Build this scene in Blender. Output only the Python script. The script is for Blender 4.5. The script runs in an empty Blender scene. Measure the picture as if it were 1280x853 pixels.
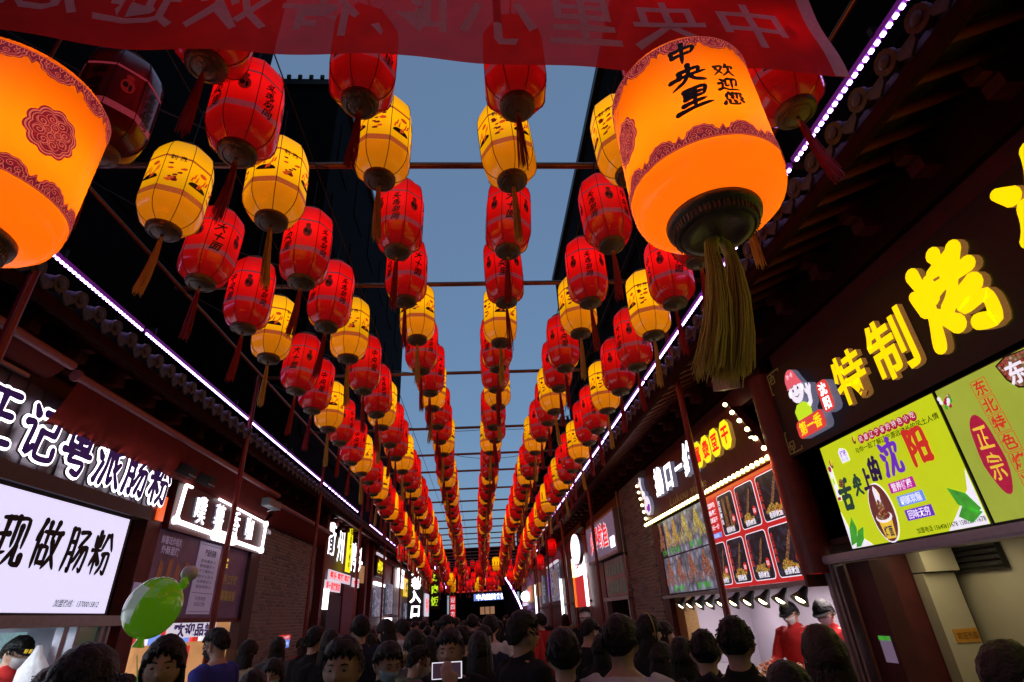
import bpy, bmesh, math, random
from mathutils import Vector, Matrix, noise as mnoise
PI=math.pi
rnd=random.Random(7)
SC=bpy.context.scene; COL=SC.collection
CZ=1.8
# ------------------------------------------------------------------ camera, sky, exposure
cd=bpy.data.cameras.new('camera'); cam=bpy.data.objects.new('camera',cd); COL.objects.link(cam); SC.camera=cam
cd.sensor_width=36; cd.lens=656/1280*36; cd.clip_start=.05; cd.clip_end=600
yaw,pitch,roll=.0787,.480,.0592
f=Vector((math.sin(yaw)*math.cos(pitch),math.cos(yaw)*math.cos(pitch),math.sin(pitch)))
r0=Vector((math.cos(yaw),-math.sin(yaw),0)); u0=r0.cross(f)
rr=r0*math.cos(roll)-u0*math.sin(roll); uu=u0*math.cos(roll)+r0*math.sin(roll)
mw=Matrix((( rr.x,uu.x,-f.x,0),(rr.y,uu.y,-f.y,0),(rr.z,uu.z,-f.z,CZ),(0,0,0,1)))
cam.matrix_world=mw
SKYS=.15
W=bpy.data.worlds.new('World'); SC.world=W; W.use_nodes=True
nt=W.node_tree; nt.nodes.clear()
sky=nt.nodes.new('ShaderNodeTexSky'); sky.sky_type='NISHITA'; sky.sun_disc=False
sky.sun_elevation=math.radians(9.0); sky.sun_rotation=math.radians(200); sky.ozone_density=3.0; sky.air_density=1.0; sky.dust_density=.6
bg=nt.nodes.new('ShaderNodeBackground'); bg.inputs[1].default_value=SKYS
wo=nt.nodes.new('ShaderNodeOutputWorld'); mxs=nt.nodes.new('ShaderNodeMix'); mxs.data_type='RGBA'; mxs.inputs[0].default_value=.72; mxs.inputs[7].default_value=(1.02,1.66,2.75,1)
nt.links.new(sky.outputs[0],mxs.inputs[6]); nt.links.new(mxs.outputs[2],bg.inputs[0]); nt.links.new(bg.outputs[0],wo.inputs[0])
SC.view_settings.view_transform='Standard'; SC.view_settings.look='None'; SC.view_settings.exposure=0; SC.view_settings.gamma=1
SC.cycles.max_bounces=5; SC.cycles.diffuse_bounces=2; SC.cycles.glossy_bounces=2; SC.cycles.transmission_bounces=4; SC.cycles.transparent_max_bounces=8
SC.cycles.sample_clamp_indirect=3.0; SC.cycles.use_denoising=True

# ------------------------------------------------------------------ materials
MATS={}
def mat(name,col,rough=.6,metal=0,em=None,es=1.0,bump=0,bscale=30,var=.12,coat=0,alpha=1,trans=0,transl=0,spec=.5):
    if name in MATS: return MATS[name]
    m=bpy.data.materials.new(name); m.use_nodes=True; n=m.node_tree; b=n.nodes['Principled BSDF']
    c=tuple(col)+(1,)
    b.inputs['Roughness'].default_value=rough; b.inputs['Metallic'].default_value=metal
    b.inputs['Specular IOR Level'].default_value=spec
    tc=n.nodes.new('ShaderNodeTexCoord'); nz=n.nodes.new('ShaderNodeTexNoise'); nz.inputs['Scale'].default_value=bscale; nz.inputs['Detail'].default_value=4
    n.links.new(tc.outputs['Object'],nz.inputs['Vector'])
    mx=n.nodes.new('ShaderNodeMix'); mx.data_type='RGBA'
    n.links.new(nz.outputs['Fac'],mx.inputs['Factor'])
    mx.inputs[6].default_value=tuple(max(0,x*(1-var*1.6)) for x in col)+(1,); mx.inputs[7].default_value=tuple(min(1,x*(1+var*1.6)) for x in col)+(1,)
    n.links.new(mx.outputs[2],b.inputs['Base Color'])
    if em:
        mx2=n.nodes.new('ShaderNodeMix'); mx2.data_type='RGBA'; v=var*.5
        n.links.new(nz.outputs['Fac'],mx2.inputs['Factor'])
        mx2.inputs[6].default_value=tuple(x*(1-v) for x in em)+(1,); mx2.inputs[7].default_value=tuple(x*(1+v) for x in em)+(1,)
        n.links.new(mx2.outputs[2],b.inputs['Emission Color']); b.inputs['Emission Strength'].default_value=es
    if bump:
        bp=n.nodes.new('ShaderNodeBump'); bp.inputs['Strength'].default_value=bump; bp.inputs['Distance'].default_value=.02
        n.links.new(nz.outputs['Fac'],bp.inputs['Height']); n.links.new(bp.outputs[0],b.inputs['Normal'])
    if coat: b.inputs['Coat Weight'].default_value=coat; b.inputs['Coat Roughness'].default_value=.12
    if alpha<1: b.inputs['Alpha'].default_value=alpha
    if trans: b.inputs['Transmission Weight'].default_value=trans
    if transl:
        tl=n.nodes.new('ShaderNodeBsdfTranslucent'); n.links.new(mx.outputs[2],tl.inputs['Color'])
        ms=n.nodes.new('ShaderNodeMixShader'); ms.inputs[0].default_value=transl
        out=n.nodes['Material Output']
        n.links.new(b.outputs[0],ms.inputs[1]); n.links.new(tl.outputs[0],ms.inputs[2]); n.links.new(ms.outputs[0],out.inputs[0])
    MATS[name]=m; return m
M=dict(
 red_shade=mat('red lantern shade',(.24,.003,.003),.5,em=(1,.004,.004),es=.66,var=.35,bscale=9,spec=.25),
 red_skirt=mat('red lantern lower shade',(.35,.008,.01),.22,em=(1,.006,.006),es=.22,var=.25,bscale=9,coat=.6),
 red_dark=mat('unlit red shade',(.12,.006,.008),.3,coat=.5),
 yel_shade=mat('yellow lantern shade',(.28,.10,.004),.5,em=(1,.42,.001),es=.95,var=.2,bscale=7,spec=.2),
 yel_skirt=mat('yellow lantern lower shade',(.28,.09,.005),.25,em=(1,.27,.003),es=.68,var=.2,bscale=7,coat=.6),
 band_r=mat('printed band on red',(.22,.06,.08),.4,em=(.5,.05,.08),es=.3,bscale=120,var=.6),
 band_y=mat('printed band on yellow',(.3,.08,.03),.4,em=(.6,.12,.02),es=.5,bscale=120,var=.6),
 ink=mat('black ink',(.006,.004,.005),.6),
 inkred=mat('dark red print',(.12,.01,.012),.6,em=(.35,.01,.01),es=.25,bscale=40,var=.4),
 inkor=mat('orange red print',(.4,.05,.02),.6,em=(.75,.09,.01),es=.6,bscale=40,var=.4),
 bronze=mat('dark bronze plastic',(.14,.085,.05),.4,metal=.15,bump=.2,bscale=60),
 wire=mat('dark rib wire',(.03,.012,.01),.4),
 tas_r=mat('red tassel silk',(.34,.012,.012),.6,var=.4,bscale=200),
 tas_y=mat('gold tassel silk',(.85,.45,.07),.6,var=.4,bscale=200),
 knot=mat('pale thread knot',(.45,.3,.12),.6),
 big_shade=mat('big lantern translucent shade',(.95,.29,.012),.3,transl=.8,var=.06,bscale=3),
 big_skirt=mat('big lantern lower shade',(.95,.29,.018),.2,transl=.7,var=.06,bscale=3,coat=.5),
 bigp=mat('maroon print',(.3,.03,.08),.6,em=(.26,.018,.04),es=.55,transl=.3,var=.3,bscale=60),  # emission stands in for lantern light coming through the print
 bigl=mat('coral print line',(.95,.26,.20),.6,em=(.95,.2,.12),es=.8,transl=.3,var=.2,bscale=60),  # lantern light behind the lines is put into their emission
 banner=mat('red banner cloth',(.72,.02,.014),.7,transl=.55,alpha=.9,bump=.1,bscale=6,var=.2),
 bannert=mat('pale banner lettering',(.9,.62,.62),.7,transl=.4,var=.1),
 steel=mat('painted steel bar',(.23,.1,.06),.3,metal=.7,var=.3),
 redpole=mat('red painted pole',(.22,.012,.018),.35,coat=.3,var=.3,bscale=4),
 black=mat('near black paint',(.012,.012,.014),.5),
 blackb=mat('black sign board',(.010,.010,.015),.45,var=.3),
 dark=mat('dark timber',(.05,.018,.016),.55,bump=.3,bscale=12,var=.4),
 maroon=mat('maroon panel',(.085,.013,.016),.45,bump=.1,bscale=8,var=.3),
 redwood=mat('dark red lacquered timber',(.13,.014,.012),.5,coat=.05,bump=.15,bscale=10,var=.35),
 tile=mat('grey roof tile',(.055,.05,.058),.6,bump=.4,bscale=25,var=.4),
 brick=mat('grey brown brick',(.30,.29,.29),.8,bump=.6,bscale=40,var=.45),
 brick2=mat('dark brick',(.21,.205,.21),.8,bump=.6,bscale=40,var=.45),
 brick3=mat('reddish brick',(.34,.28,.27),.8,bump=.6,bscale=40,var=.45),
 mortar=mat('mortar',(.6,.56,.56),.9,bump=.5,bscale=60),
 wall=mat('dark render wall',(.006,.006,.007),.95,bump=.2,bscale=5,var=.3,spec=.05),
 bldwin=mat('dark glass',(.004,.004,.005),.9,spec=.05),
 cream=mat('cream inner wall',(.5,.47,.36),.7,var=.1,bscale=3),
 grey=mat('brushed steel',(.35,.33,.36),.35,metal=.6,var=.15),
 alu=mat('aluminium profile',(.42,.38,.46),.35,metal=.5,var=.1),
 lilac=mat('lilac white lightbox face',(.8,.8,.85),.4,em=(.70,.68,.95),es=1.02,var=.04,bscale=2),
 lime=mat('lime lightbox face',(.5,.6,.05),.4,em=(.50,.60,.006),es=.95,var=.12,bscale=2.2),
 lime2=mat('yellow green lightbox face',(.45,.55,.1),.4,em=(.33,.42,.04),es=.8,var=.3,bscale=2.2),
 white_em=mat('lit white letter',(.9,.9,.9),.4,em=(1,.95,1),es=2.8,var=.02),
 white_soft=mat('soft white face',(.8,.8,.8),.4,em=(.8,.76,.9),es=.7,var=.06),
 yel_em=mat('lit yellow letter',(.8,.6,.02),.35,em=(1,.72,.0),es=1.1,var=.03,coat=.4),
 yel_em2=mat('lit lemon face',(.8,.75,.05),.4,em=(.95,.9,.01),es=1.0,var=.04),
 red_em=mat('lit red letter',(.7,.02,.02),.4,em=(.95,.012,.01),es=.95,var=.05),
 redbad=mat('lit coral badge',(.7,.08,.06),.4,em=(.8,.06,.055),es=.75,var=.05),
 pink_em=mat('lit pink cap',(.8,.2,.25),.4,em=(.85,.12,.17),es=.8,var=.05),
 green_em=mat('lit lime shirt',(.5,.8,.05),.4,em=(.55,.85,.02),es=.85,var=.05),
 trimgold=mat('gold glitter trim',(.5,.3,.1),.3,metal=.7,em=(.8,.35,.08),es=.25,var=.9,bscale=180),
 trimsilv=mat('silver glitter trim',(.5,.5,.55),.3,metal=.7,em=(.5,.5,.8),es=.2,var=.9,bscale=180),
 goldline=mat('dull gold fretwork',(.3,.2,.06),.5,em=(.3,.18,.04),es=.15),
 purple=mat('violet diode strip',(.6,.5,.9),.4,em=(.62,.36,1),es=11,var=.02),
 purpled=mat('violet strip housing',(.14,.04,.16),.3,em=(.12,.01,.2),es=.5),
 bulb=mat('warm bulb',(1,.9,.6),.3,em=(1,.86,.38),es=7,var=.02),
 bulbrail=mat('yellow bulb rail',(.5,.4,.05),.5,em=(.55,.4,.03),es=.35),
 orange=mat('orange uplight cover',(.8,.15,.02),.4,em=(1,.13,.02),es=.8,var=.3),
 awning=mat('red awning cloth',(.20,.018,.014),.8,transl=.3,bump=.15,bscale=10,var=.2),
 awnp=mat('pinkish awning bar',(.36,.13,.17),.4,var=.2),
 postred=mat('red menu face',(.5,.015,.02),.4,em=(.72,.018,.02),es=.62,var=.08,bscale=5),
 postor=mat('orange menu edge',(.5,.08,.02),.4,em=(.9,.12,.02),es=.6,var=.1),
 photodk=mat('dark food photo',(.02,.02,.03),.4,em=(.02,.02,.035),es=.6,var=.6,bscale=14),
 photolt=mat('pale food photo',(.4,.4,.5),.4,em=(.36,.38,.55),es=.6,var=.5,bscale=12),
 food1=mat('fried squid print',(.4,.2,.08),.5,em=(.48,.24,.08),es=.6,var=1.0,bscale=60),
 food2=mat('noodle print',(.6,.35,.05),.5,em=(.72,.42,.04),es=.75,var=1.2,bscale=70),
 food3=mat('skewer print',(.4,.08,.05),.5,em=(.45,.09,.07),es=.65,var=1.2,bscale=60),
 food4=mat('corn print',(.6,.5,.05),.5,em=(.72,.58,.03),es=.75,var=.9,bscale=60),
 greenp=mat('leaf green print',(.05,.35,.04),.5,em=(.07,.45,.04),es=.6,var=.8,bscale=14),
 magenta=mat('magenta print',(.5,.02,.3),.5,em=(.5,.02,.33),es=.8),
 bluep=mat('blue print',(.1,.2,.6),.5,em=(.18,.32,.9),es=.8),
 violetp=mat('violet print',(.15,.02,.4),.5,em=(.16,.03,.55),es=.8),
 navyp=mat('navy print',(.02,.01,.08),.5,em=(.03,.01,.10),es=.5),
 tealp=mat('dark teal print',(.02,.07,.05),.5,em=(.02,.08,.06),es=.5),
 redp=mat('red print',(.5,.02,.02),.5,em=(.62,.03,.02),es=.8),
 crimson=mat('crimson seal print',(.35,.01,.04),.5,em=(.42,.012,.05),es=.8,var=.3),
 whitep=mat('white print',(.8,.8,.8),.5,em=(.85,.82,.95),es=.95),
 skinp=mat('peach print',(.8,.6,.5),.5,em=(.85,.7,.62),es=.9,var=.03),
 brownp=mat('brown print',(.12,.03,.02),.5,em=(.16,.035,.03),es=.7,var=.3),
 orangep=mat('orange notice card',(.6,.28,.03),.6),
 yelp=mat('yellow print',(.7,.5,.05),.5,em=(.9,.6,.05),es=.8),
 paper=mat('lilac grey paper notice',(.48,.42,.56),.7,em=(.3,.24,.4),es=.3,var=.06),
 poster=mat('dim window poster',(.08,.04,.07),.4,em=(.07,.03,.08),es=.15,var=1.2,bscale=3.5),
 warmwall=mat('warm glowing inner wall',(.6,.42,.25),.7,em=(.8,.42,.18),es=.30,var=.3,bscale=4),  # glow of the room lighting put into the wall's own emission
 coolwall=mat('cool glowing inner wall',(.7,.75,.8),.6,em=(.7,.74,.8),es=.95,var=.2,bscale=3),  # wall emits by itself, in place of brighter shop lighting
 lilacwall=mat('lilac lit inner wall',(.5,.45,.55),.6,var=.12,bscale=2),
 lampw=mat('lamp glow disc',(1,.9,.7),.4,em=(1,.80,.45),es=9),
 stone=mat('grey stone paving',(.10,.095,.09),.45,bump=.4,bscale=3,var=.3),
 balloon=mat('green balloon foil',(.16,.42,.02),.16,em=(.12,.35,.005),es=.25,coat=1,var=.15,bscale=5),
 balloonc=mat('pale balloon highlight panel',(.5,.62,.55),.12,em=(.3,.4,.36),es=.3,coat=1),  # pale panel set on as a highlight, glow in its colour
 balloonp=mat('pale pink balloon',(.9,.75,.8),.25,coat=.6),
)
def foodmat(key,cols,scale,es):
    m=bpy.data.materials.new(key+' food print'); m.use_nodes=True; n=m.node_tree; b=n.nodes['Principled BSDF']; b.inputs['Roughness'].default_value=.45
    tc=n.nodes.new('ShaderNodeTexCoord'); v=n.nodes.new('ShaderNodeTexVoronoi'); v.inputs['Scale'].default_value=scale; v.inputs['Randomness'].default_value=1
    n.links.new(tc.outputs['Object'],v.inputs['Vector']); r=n.nodes.new('ShaderNodeValToRGB'); r.color_ramp.interpolation='LINEAR'
    sx=n.nodes.new('ShaderNodeSeparateColor'); n.links.new(v.outputs['Color'],sx.inputs[0]); n.links.new(sx.outputs[0],r.inputs[0])
    r.color_ramp.elements[0].color=cols[0]+(1,); r.color_ramp.elements[1].color=cols[-1]+(1,)
    for i,c in enumerate(cols[1:-1]): e=r.color_ramp.elements.new((i+1)/(len(cols)-1)); e.color=c+(1,)
    mu=n.nodes.new('ShaderNodeMix'); mu.data_type='RGBA'; mu.blend_type='MULTIPLY'; mu.inputs[0].default_value=.8; dr=n.nodes.new('ShaderNodeMapRange'); dr.inputs[1].default_value=0; dr.inputs[2].default_value=.6; dr.inputs[3].default_value=1.25; dr.inputs[4].default_value=.25
    n.links.new(v.outputs['Distance'],dr.inputs[0]); n.links.new(r.outputs[0],mu.inputs[6]); n.links.new(dr.outputs[0],mu.inputs[7])
    n.links.new(mu.outputs[2],b.inputs['Base Color']); n.links.new(mu.outputs[2],b.inputs['Emission Color']); b.inputs['Emission Strength'].default_value=es; return m
M['food1']=foodmat('squid',[(.10,.03,.01),(.35,.15,.05),(.62,.36,.16),(.25,.07,.03)],60,.7)
M['food2']=foodmat('noodle',[(.5,.12,.01),(.85,.5,.06),(.9,.72,.2),(.35,.30,.04),(.7,.10,.03)],70,.8)
M['food3']=foodmat('skewer',[(.12,.01,.01),(.5,.06,.04),(.65,.22,.14),(.3,.2,.05),(.75,.5,.35)],60,.75)
M['food4']=foodmat('corn',[(.4,.22,.01),(.8,.58,.05),(.9,.8,.3),(.3,.3,.03)],70,.8)
M['photodk']=foodmat('dark table',[(.006,.006,.012),(.015,.012,.025),(.05,.05,.10),(.008,.008,.01)],16,.7)
M['photolt']=foodmat('pale table',[(.22,.24,.36),(.42,.44,.6),(.12,.12,.2),(.5,.5,.58)],9,.6)
def painted_bulb_glow(m,z0,w,lo,hi):
    n=m.node_tree; b=n.nodes['Principled BSDF']; tc=n.nodes.new('ShaderNodeTexCoord'); sp=n.nodes.new('ShaderNodeSeparateXYZ'); n.links.new(tc.outputs['Object'],sp.inputs[0])
    a=n.nodes.new('ShaderNodeMath'); a.operation='SUBTRACT'; a.inputs[1].default_value=z0; n.links.new(sp.outputs[2],a.inputs[0])
    c=n.nodes.new('ShaderNodeMath'); c.operation='MULTIPLY'; n.links.new(a.outputs[0],c.inputs[0]); n.links.new(a.outputs[0],c.inputs[1])
    d=n.nodes.new('ShaderNodeMath'); d.operation='ADD'; d.inputs[1].default_value=w*w; n.links.new(c.outputs[0],d.inputs[0])   # squared height from an assumed bulb; glow gradient painted into the emission
    e=n.nodes.new('ShaderNodeMath'); e.operation='DIVIDE'; e.inputs[0].default_value=w*w*(hi-lo); n.links.new(d.outputs[0],e.inputs[1])
    g_=n.nodes.new('ShaderNodeMath'); g_.operation='ADD'; g_.inputs[1].default_value=lo; n.links.new(e.outputs[0],g_.inputs[0]); oi=n.nodes.new('ShaderNodeObjectInfo'); mr=n.nodes.new('ShaderNodeMapRange'); mr.inputs[3].default_value=.78; mr.inputs[4].default_value=1.14; n.links.new(oi.outputs['Random'],mr.inputs[0])
    mm=n.nodes.new('ShaderNodeMath'); mm.operation='MULTIPLY'; n.links.new(g_.outputs[0],mm.inputs[0]); n.links.new(mr.outputs[0],mm.inputs[1]); n.links.new(mm.outputs[0],b.inputs['Emission Strength'])
painted_bulb_glow(M['red_shade'],.09,.18,.06,.86); painted_bulb_glow(M['red_skirt'],.09,.17,.0,.80)
painted_bulb_glow(M['yel_shade'],.10,.19,.40,1.22); painted_bulb_glow(M['yel_skirt'],.10,.19,.35,1.15)
SK=[mat('skin light',(.52,.32,.24),.5,var=.12,bscale=25,spec=.4),mat('skin tan',(.42,.25,.18),.5,var=.12,bscale=25,spec=.4)]
HAIR=mat('black hair',(.008,.006,.006),.42,bump=.5,bscale=90,var=.4,spec=.3); HAIRB=mat('dark brown hair',(.03,.014,.009),.42,bump=.5,bscale=90,var=.4,spec=.35)
def cloth(name,c): return mat(name+' cloth',c,.85,bump=.35,bscale=22,var=.15,spec=.2)
CL=dict(black=cloth('black',(.012,.012,.014)),navy=cloth('navy',(.015,.02,.045)),grey=cloth('grey',(.09,.09,.095)),white=cloth('white',(.62,.58,.6)),blue=cloth('royal blue',(.05,.06,.36)),red=cloth('red',(.42,.02,.02)),green=cloth('sage green',(.14,.18,.13)),pink=cloth('pale pink',(.55,.38,.4)),tan=cloth('tan',(.3,.22,.13)),charcoal=cloth('charcoal',(.03,.03,.034)),yellow=cloth('mustard',(.4,.3,.06)))

# ------------------------------------------------------------------ mesh helpers
class MB:
    def __init__(s): s.v=[];s.f=[];s.m=[];s.sm=[]
    def add(s,vs,fs,mi=0,smooth=False):
        o=len(s.v); s.v+=[tuple(v) for v in vs]
        for q in fs: s.f.append(tuple(i+o for i in q)); s.m.append(mi); s.sm.append(smooth)
        return s
    def box(s,c,d,mi=0,R=None):
        x,y,z=[q/2 for q in d]; vs=[Vector((a*x,b*y,e*z)) for a in(-1,1) for b in(-1,1) for e in(-1,1)]
        if R is not None: vs=[R@v for v in vs]
        vs=[v+Vector(c) for v in vs]
        return s.add(vs,[(0,1,3,2),(4,6,7,5),(0,4,5,1),(2,3,7,6),(0,2,6,4),(1,5,7,3)],mi)
    def b2(s,x0,x1,y0,y1,z0,z1,mi=0): return s.box(((x0+x1)/2,(y0+y1)/2,(z0+z1)/2),(abs(x1-x0),abs(y1-y0),abs(z1-z0)),mi)
    def tube(s,pts,rs,n=8,mi=0,cap=True,smooth=True):
        pts=[Vector(p) for p in pts]
        if not isinstance(rs,(list,tuple)): rs=[rs]*len(pts)
        vs=[];fs=[];up=None
        for i,p in enumerate(pts):
            t=(pts[min(i+1,len(pts)-1)]-pts[max(i-1,0)]).normalized()
            if up is None: up=Vector((0,1,0)) if abs(t.y)<.9 else Vector((1,0,0))
            a=t.cross(up).normalized(); b=a.cross(t).normalized(); up=b
            r=rs[i]; ra,rb=(r if isinstance(r,tuple) else (r,r))
            for k in range(n):
                th=2*PI*k/n; vs.append(p+a*math.cos(th)*ra+b*math.sin(th)*rb)
        for i in range(len(pts)-1):
            for k in range(n): k2=(k+1)%n; fs.append((i*n+k,i*n+k2,(i+1)*n+k2,(i+1)*n+k))
        s.add(vs,fs,mi,smooth)
        if cap: s.add(vs[:n],[tuple(range(n))[::-1]],mi); s.add(vs[-n:],[tuple(range(n))],mi)
        return s
    def lathe(s,prof,n=16,mi=0,c=(0,0,0),smooth=True,cap=False,ph=0):
        vs=[(c[0]+r*math.cos(2*PI*k/n+ph),c[1]+r*math.sin(2*PI*k/n+ph),c[2]+z) for r,z in prof for k in range(n)]
        fs=[(i*n+k,i*n+(k+1)%n,(i+1)*n+(k+1)%n,(i+1)*n+k) for i in range(len(prof)-1) for k in range(n)]
        s.add(vs,fs,mi,smooth)
        if cap: s.add(vs[:n],[tuple(range(n))[::-1]],mi); s.add(vs[-n:],[tuple(range(n))],mi)
        return s
    def ell(s,c,r,nu=12,nv=8,mi=0,R=None):
        vs=[];fs=[]
        for i in range(nv+1):
            a=PI*i/nv
            for k in range(nu):
                b=2*PI*k/nu; v=Vector((math.sin(a)*math.cos(b)*r[0],math.sin(a)*math.sin(b)*r[1],math.cos(a)*r[2]))
                if R is not None: v=R@v
                vs.append(v+Vector(c))
        for i in range(nv):
            for k in range(nu): fs.append((i*nu+k,(i+1)*nu+k,(i+1)*nu+(k+1)%nu,i*nu+(k+1)%nu))
        return s.add(vs,fs,mi,True)
    def prism(s,poly,fr,t0,t1,mi=0,mi2=None):
        n=len(poly); a=[fr(u,v,t0) for u,v in poly]; b=[fr(u,v,t1) for u,v in poly]
        s.add(b,[tuple(range(n))],mi); s.add(a,[tuple(range(n))[::-1]],mi)
        s.add(a+b,[(i,(i+1)%n,n+(i+1)%n,n+i) for i in range(n)],mi if mi2 is None else mi2)
        return s
    def mesh(s,name,mats):
        me=bpy.data.meshes.new(name); me.from_pydata(s.v,[],s.f)
        for m in (mats if isinstance(mats,(list,tuple)) else [mats]): me.materials.append(m)
        me.polygons.foreach_set('material_index',s.m); me.polygons.foreach_set('use_smooth',s.sm); me.update(); return me
def tag(o,label=None,cat=None,group=None,kind=None):
    if label: o['label']=label
    if cat: o['category']=cat
    if group: o['group']=group
    if kind: o['kind']=kind
    return o
def link(name,me,parent=None,loc=None,rot=None,kind=None,label=None):
    o=bpy.data.objects.new(name,me); COL.objects.link(o)
    if loc is not None: o.location=loc
    if rot is not None: o.rotation_euler=rot
    if parent is not None: o.parent=parent
    if kind: o['kind']=kind
    if label: o['label']=label
    return o
PW={}
def root(name,loc,label,cat,group=None,rot=(0,0,0)):
    o=bpy.data.objects.new(name,None); COL.objects.link(o); o.location=loc; o.rotation_euler=rot; o.empty_display_size=.1
    PW[o.name]=Matrix.LocRotScale(Vector(loc),None,None) if rot==(0,0,0) else Matrix.Translation(Vector(loc))@Matrix.Rotation(rot[2],4,'Z')
    return tag(o,label,cat,group)
def wpart(name,mb,mats,parent,kind=None,label=None):
    """part whose vertices are given in world coordinates; stored relative to its thing"""
    p=parent; inv=Matrix.Identity(4)
    while p is not None:
        if p.name in PW: inv=PW[p.name].inverted(); break
        p=p.parent
    mb.v=[tuple(inv@Vector(v)) for v in mb.v]
    o=link(name,mb.mesh(name,mats),parent,kind=kind,label=label); return o
def struct(name,mb,mats): return link(name,mb.mesh(name,mats),kind='structure')
# facade frames: u = reading direction, v = up, n = out of the wall
def frR(X=3.1): return lambda u,v,n=0: Vector((X-n,u,v))      # u is world y (reading runs toward smaller y)
def frL(X=-3.9): return lambda u,v,n=0: Vector((X+n,u,v))
def frameM(side,X,y,z,n):
    if side=='R': U=Vector((0,-1,0));N=Vector((-1,0,0)); P=Vector((X-n,y,z))
    elif side=='L': U=Vector((0,1,0));N=Vector((1,0,0)); P=Vector((X+n,y,z))
    elif side=='F': U=Vector((1,0,0));N=Vector((0,-1,0)); P=Vector((X,y-n,z))   # faces the camera
    else: U=Vector((-1,0,0));N=Vector((0,1,0)); P=Vector((X,y+n,z))            # faces away
    V=Vector((0,0,1)); return Matrix(((U.x,V.x,N.x,P.x),(U.y,V.y,N.y,P.y),(U.z,V.z,N.z,P.z),(0,0,0,1)))
TC={}
def tmesh(body,extrude=0,offset=0,bevel=0,res=2):
    """glyphs normalised: centred, real glyph box returned"""
    k=(body,extrude,offset,bevel,res)
    if k in TC: return TC[k]
    c=bpy.data.curves.new('lettering','FONT'); c.body=body; c.size=1; c.extrude=extrude; c.offset=offset; c.bevel_depth=bevel; c.bevel_resolution=1 if bevel else 0; c.resolution_u=res
    o=bpy.data.objects.new('lettering',c); 
    me=bpy.data.meshes.new_from_object(o)
    bpy.data.objects.remove(o); bpy.data.curves.remove(c)
    vs=[v.co.copy() for v in me.vertices]; fs=[tuple(p.vertices) for p in me.polygons]; bpy.data.meshes.remove(me)
    x0=min(v.x for v in vs);x1=max(v.x for v in vs)
    if len(body)==1: cy=.37; 
    else: cy=.37
    cx=(x0+x1)/2
    vs=[Vector((v.x-cx,v.y-cy,v.z)) for v in vs]
    TC[k]=(vs,fs,x1-x0); return TC[k]
def text_mb(mb,body,Mx,h,w=None,extrude=0,offset=0,bevel=0,mi=0,shear=0,wob=0,rot=0,res=2):
    vs,fs,wd=tmesh(body,extrude,offset,bevel,res)
    sx=(w/wd) if w else h
    R=Matrix.Rotation(rot,2)
    out=[]
    for v in vs:
        x,y=v.x*sx,v.y*h*1.12
        x+=shear*y
        if wob:
            q=mnoise.noise_vector(Vector((x/h*2.1,y/h*2.1,len(body)*3.7+ord(body[0])*.13))); x+=q.x*wob*h; y+=q.y*wob*h
        if rot: x,y=R@Vector((x,y))
        out.append(Mx@Vector((x,y,v.z*h)))
    mb.add(out,fs,mi); return mb
def text(name,body,Mx,h,m,parent,**kw):
    mb=MB(); text_mb(mb,body,Mx,h,**kw); return wpart(name,mb,m,parent)
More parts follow.
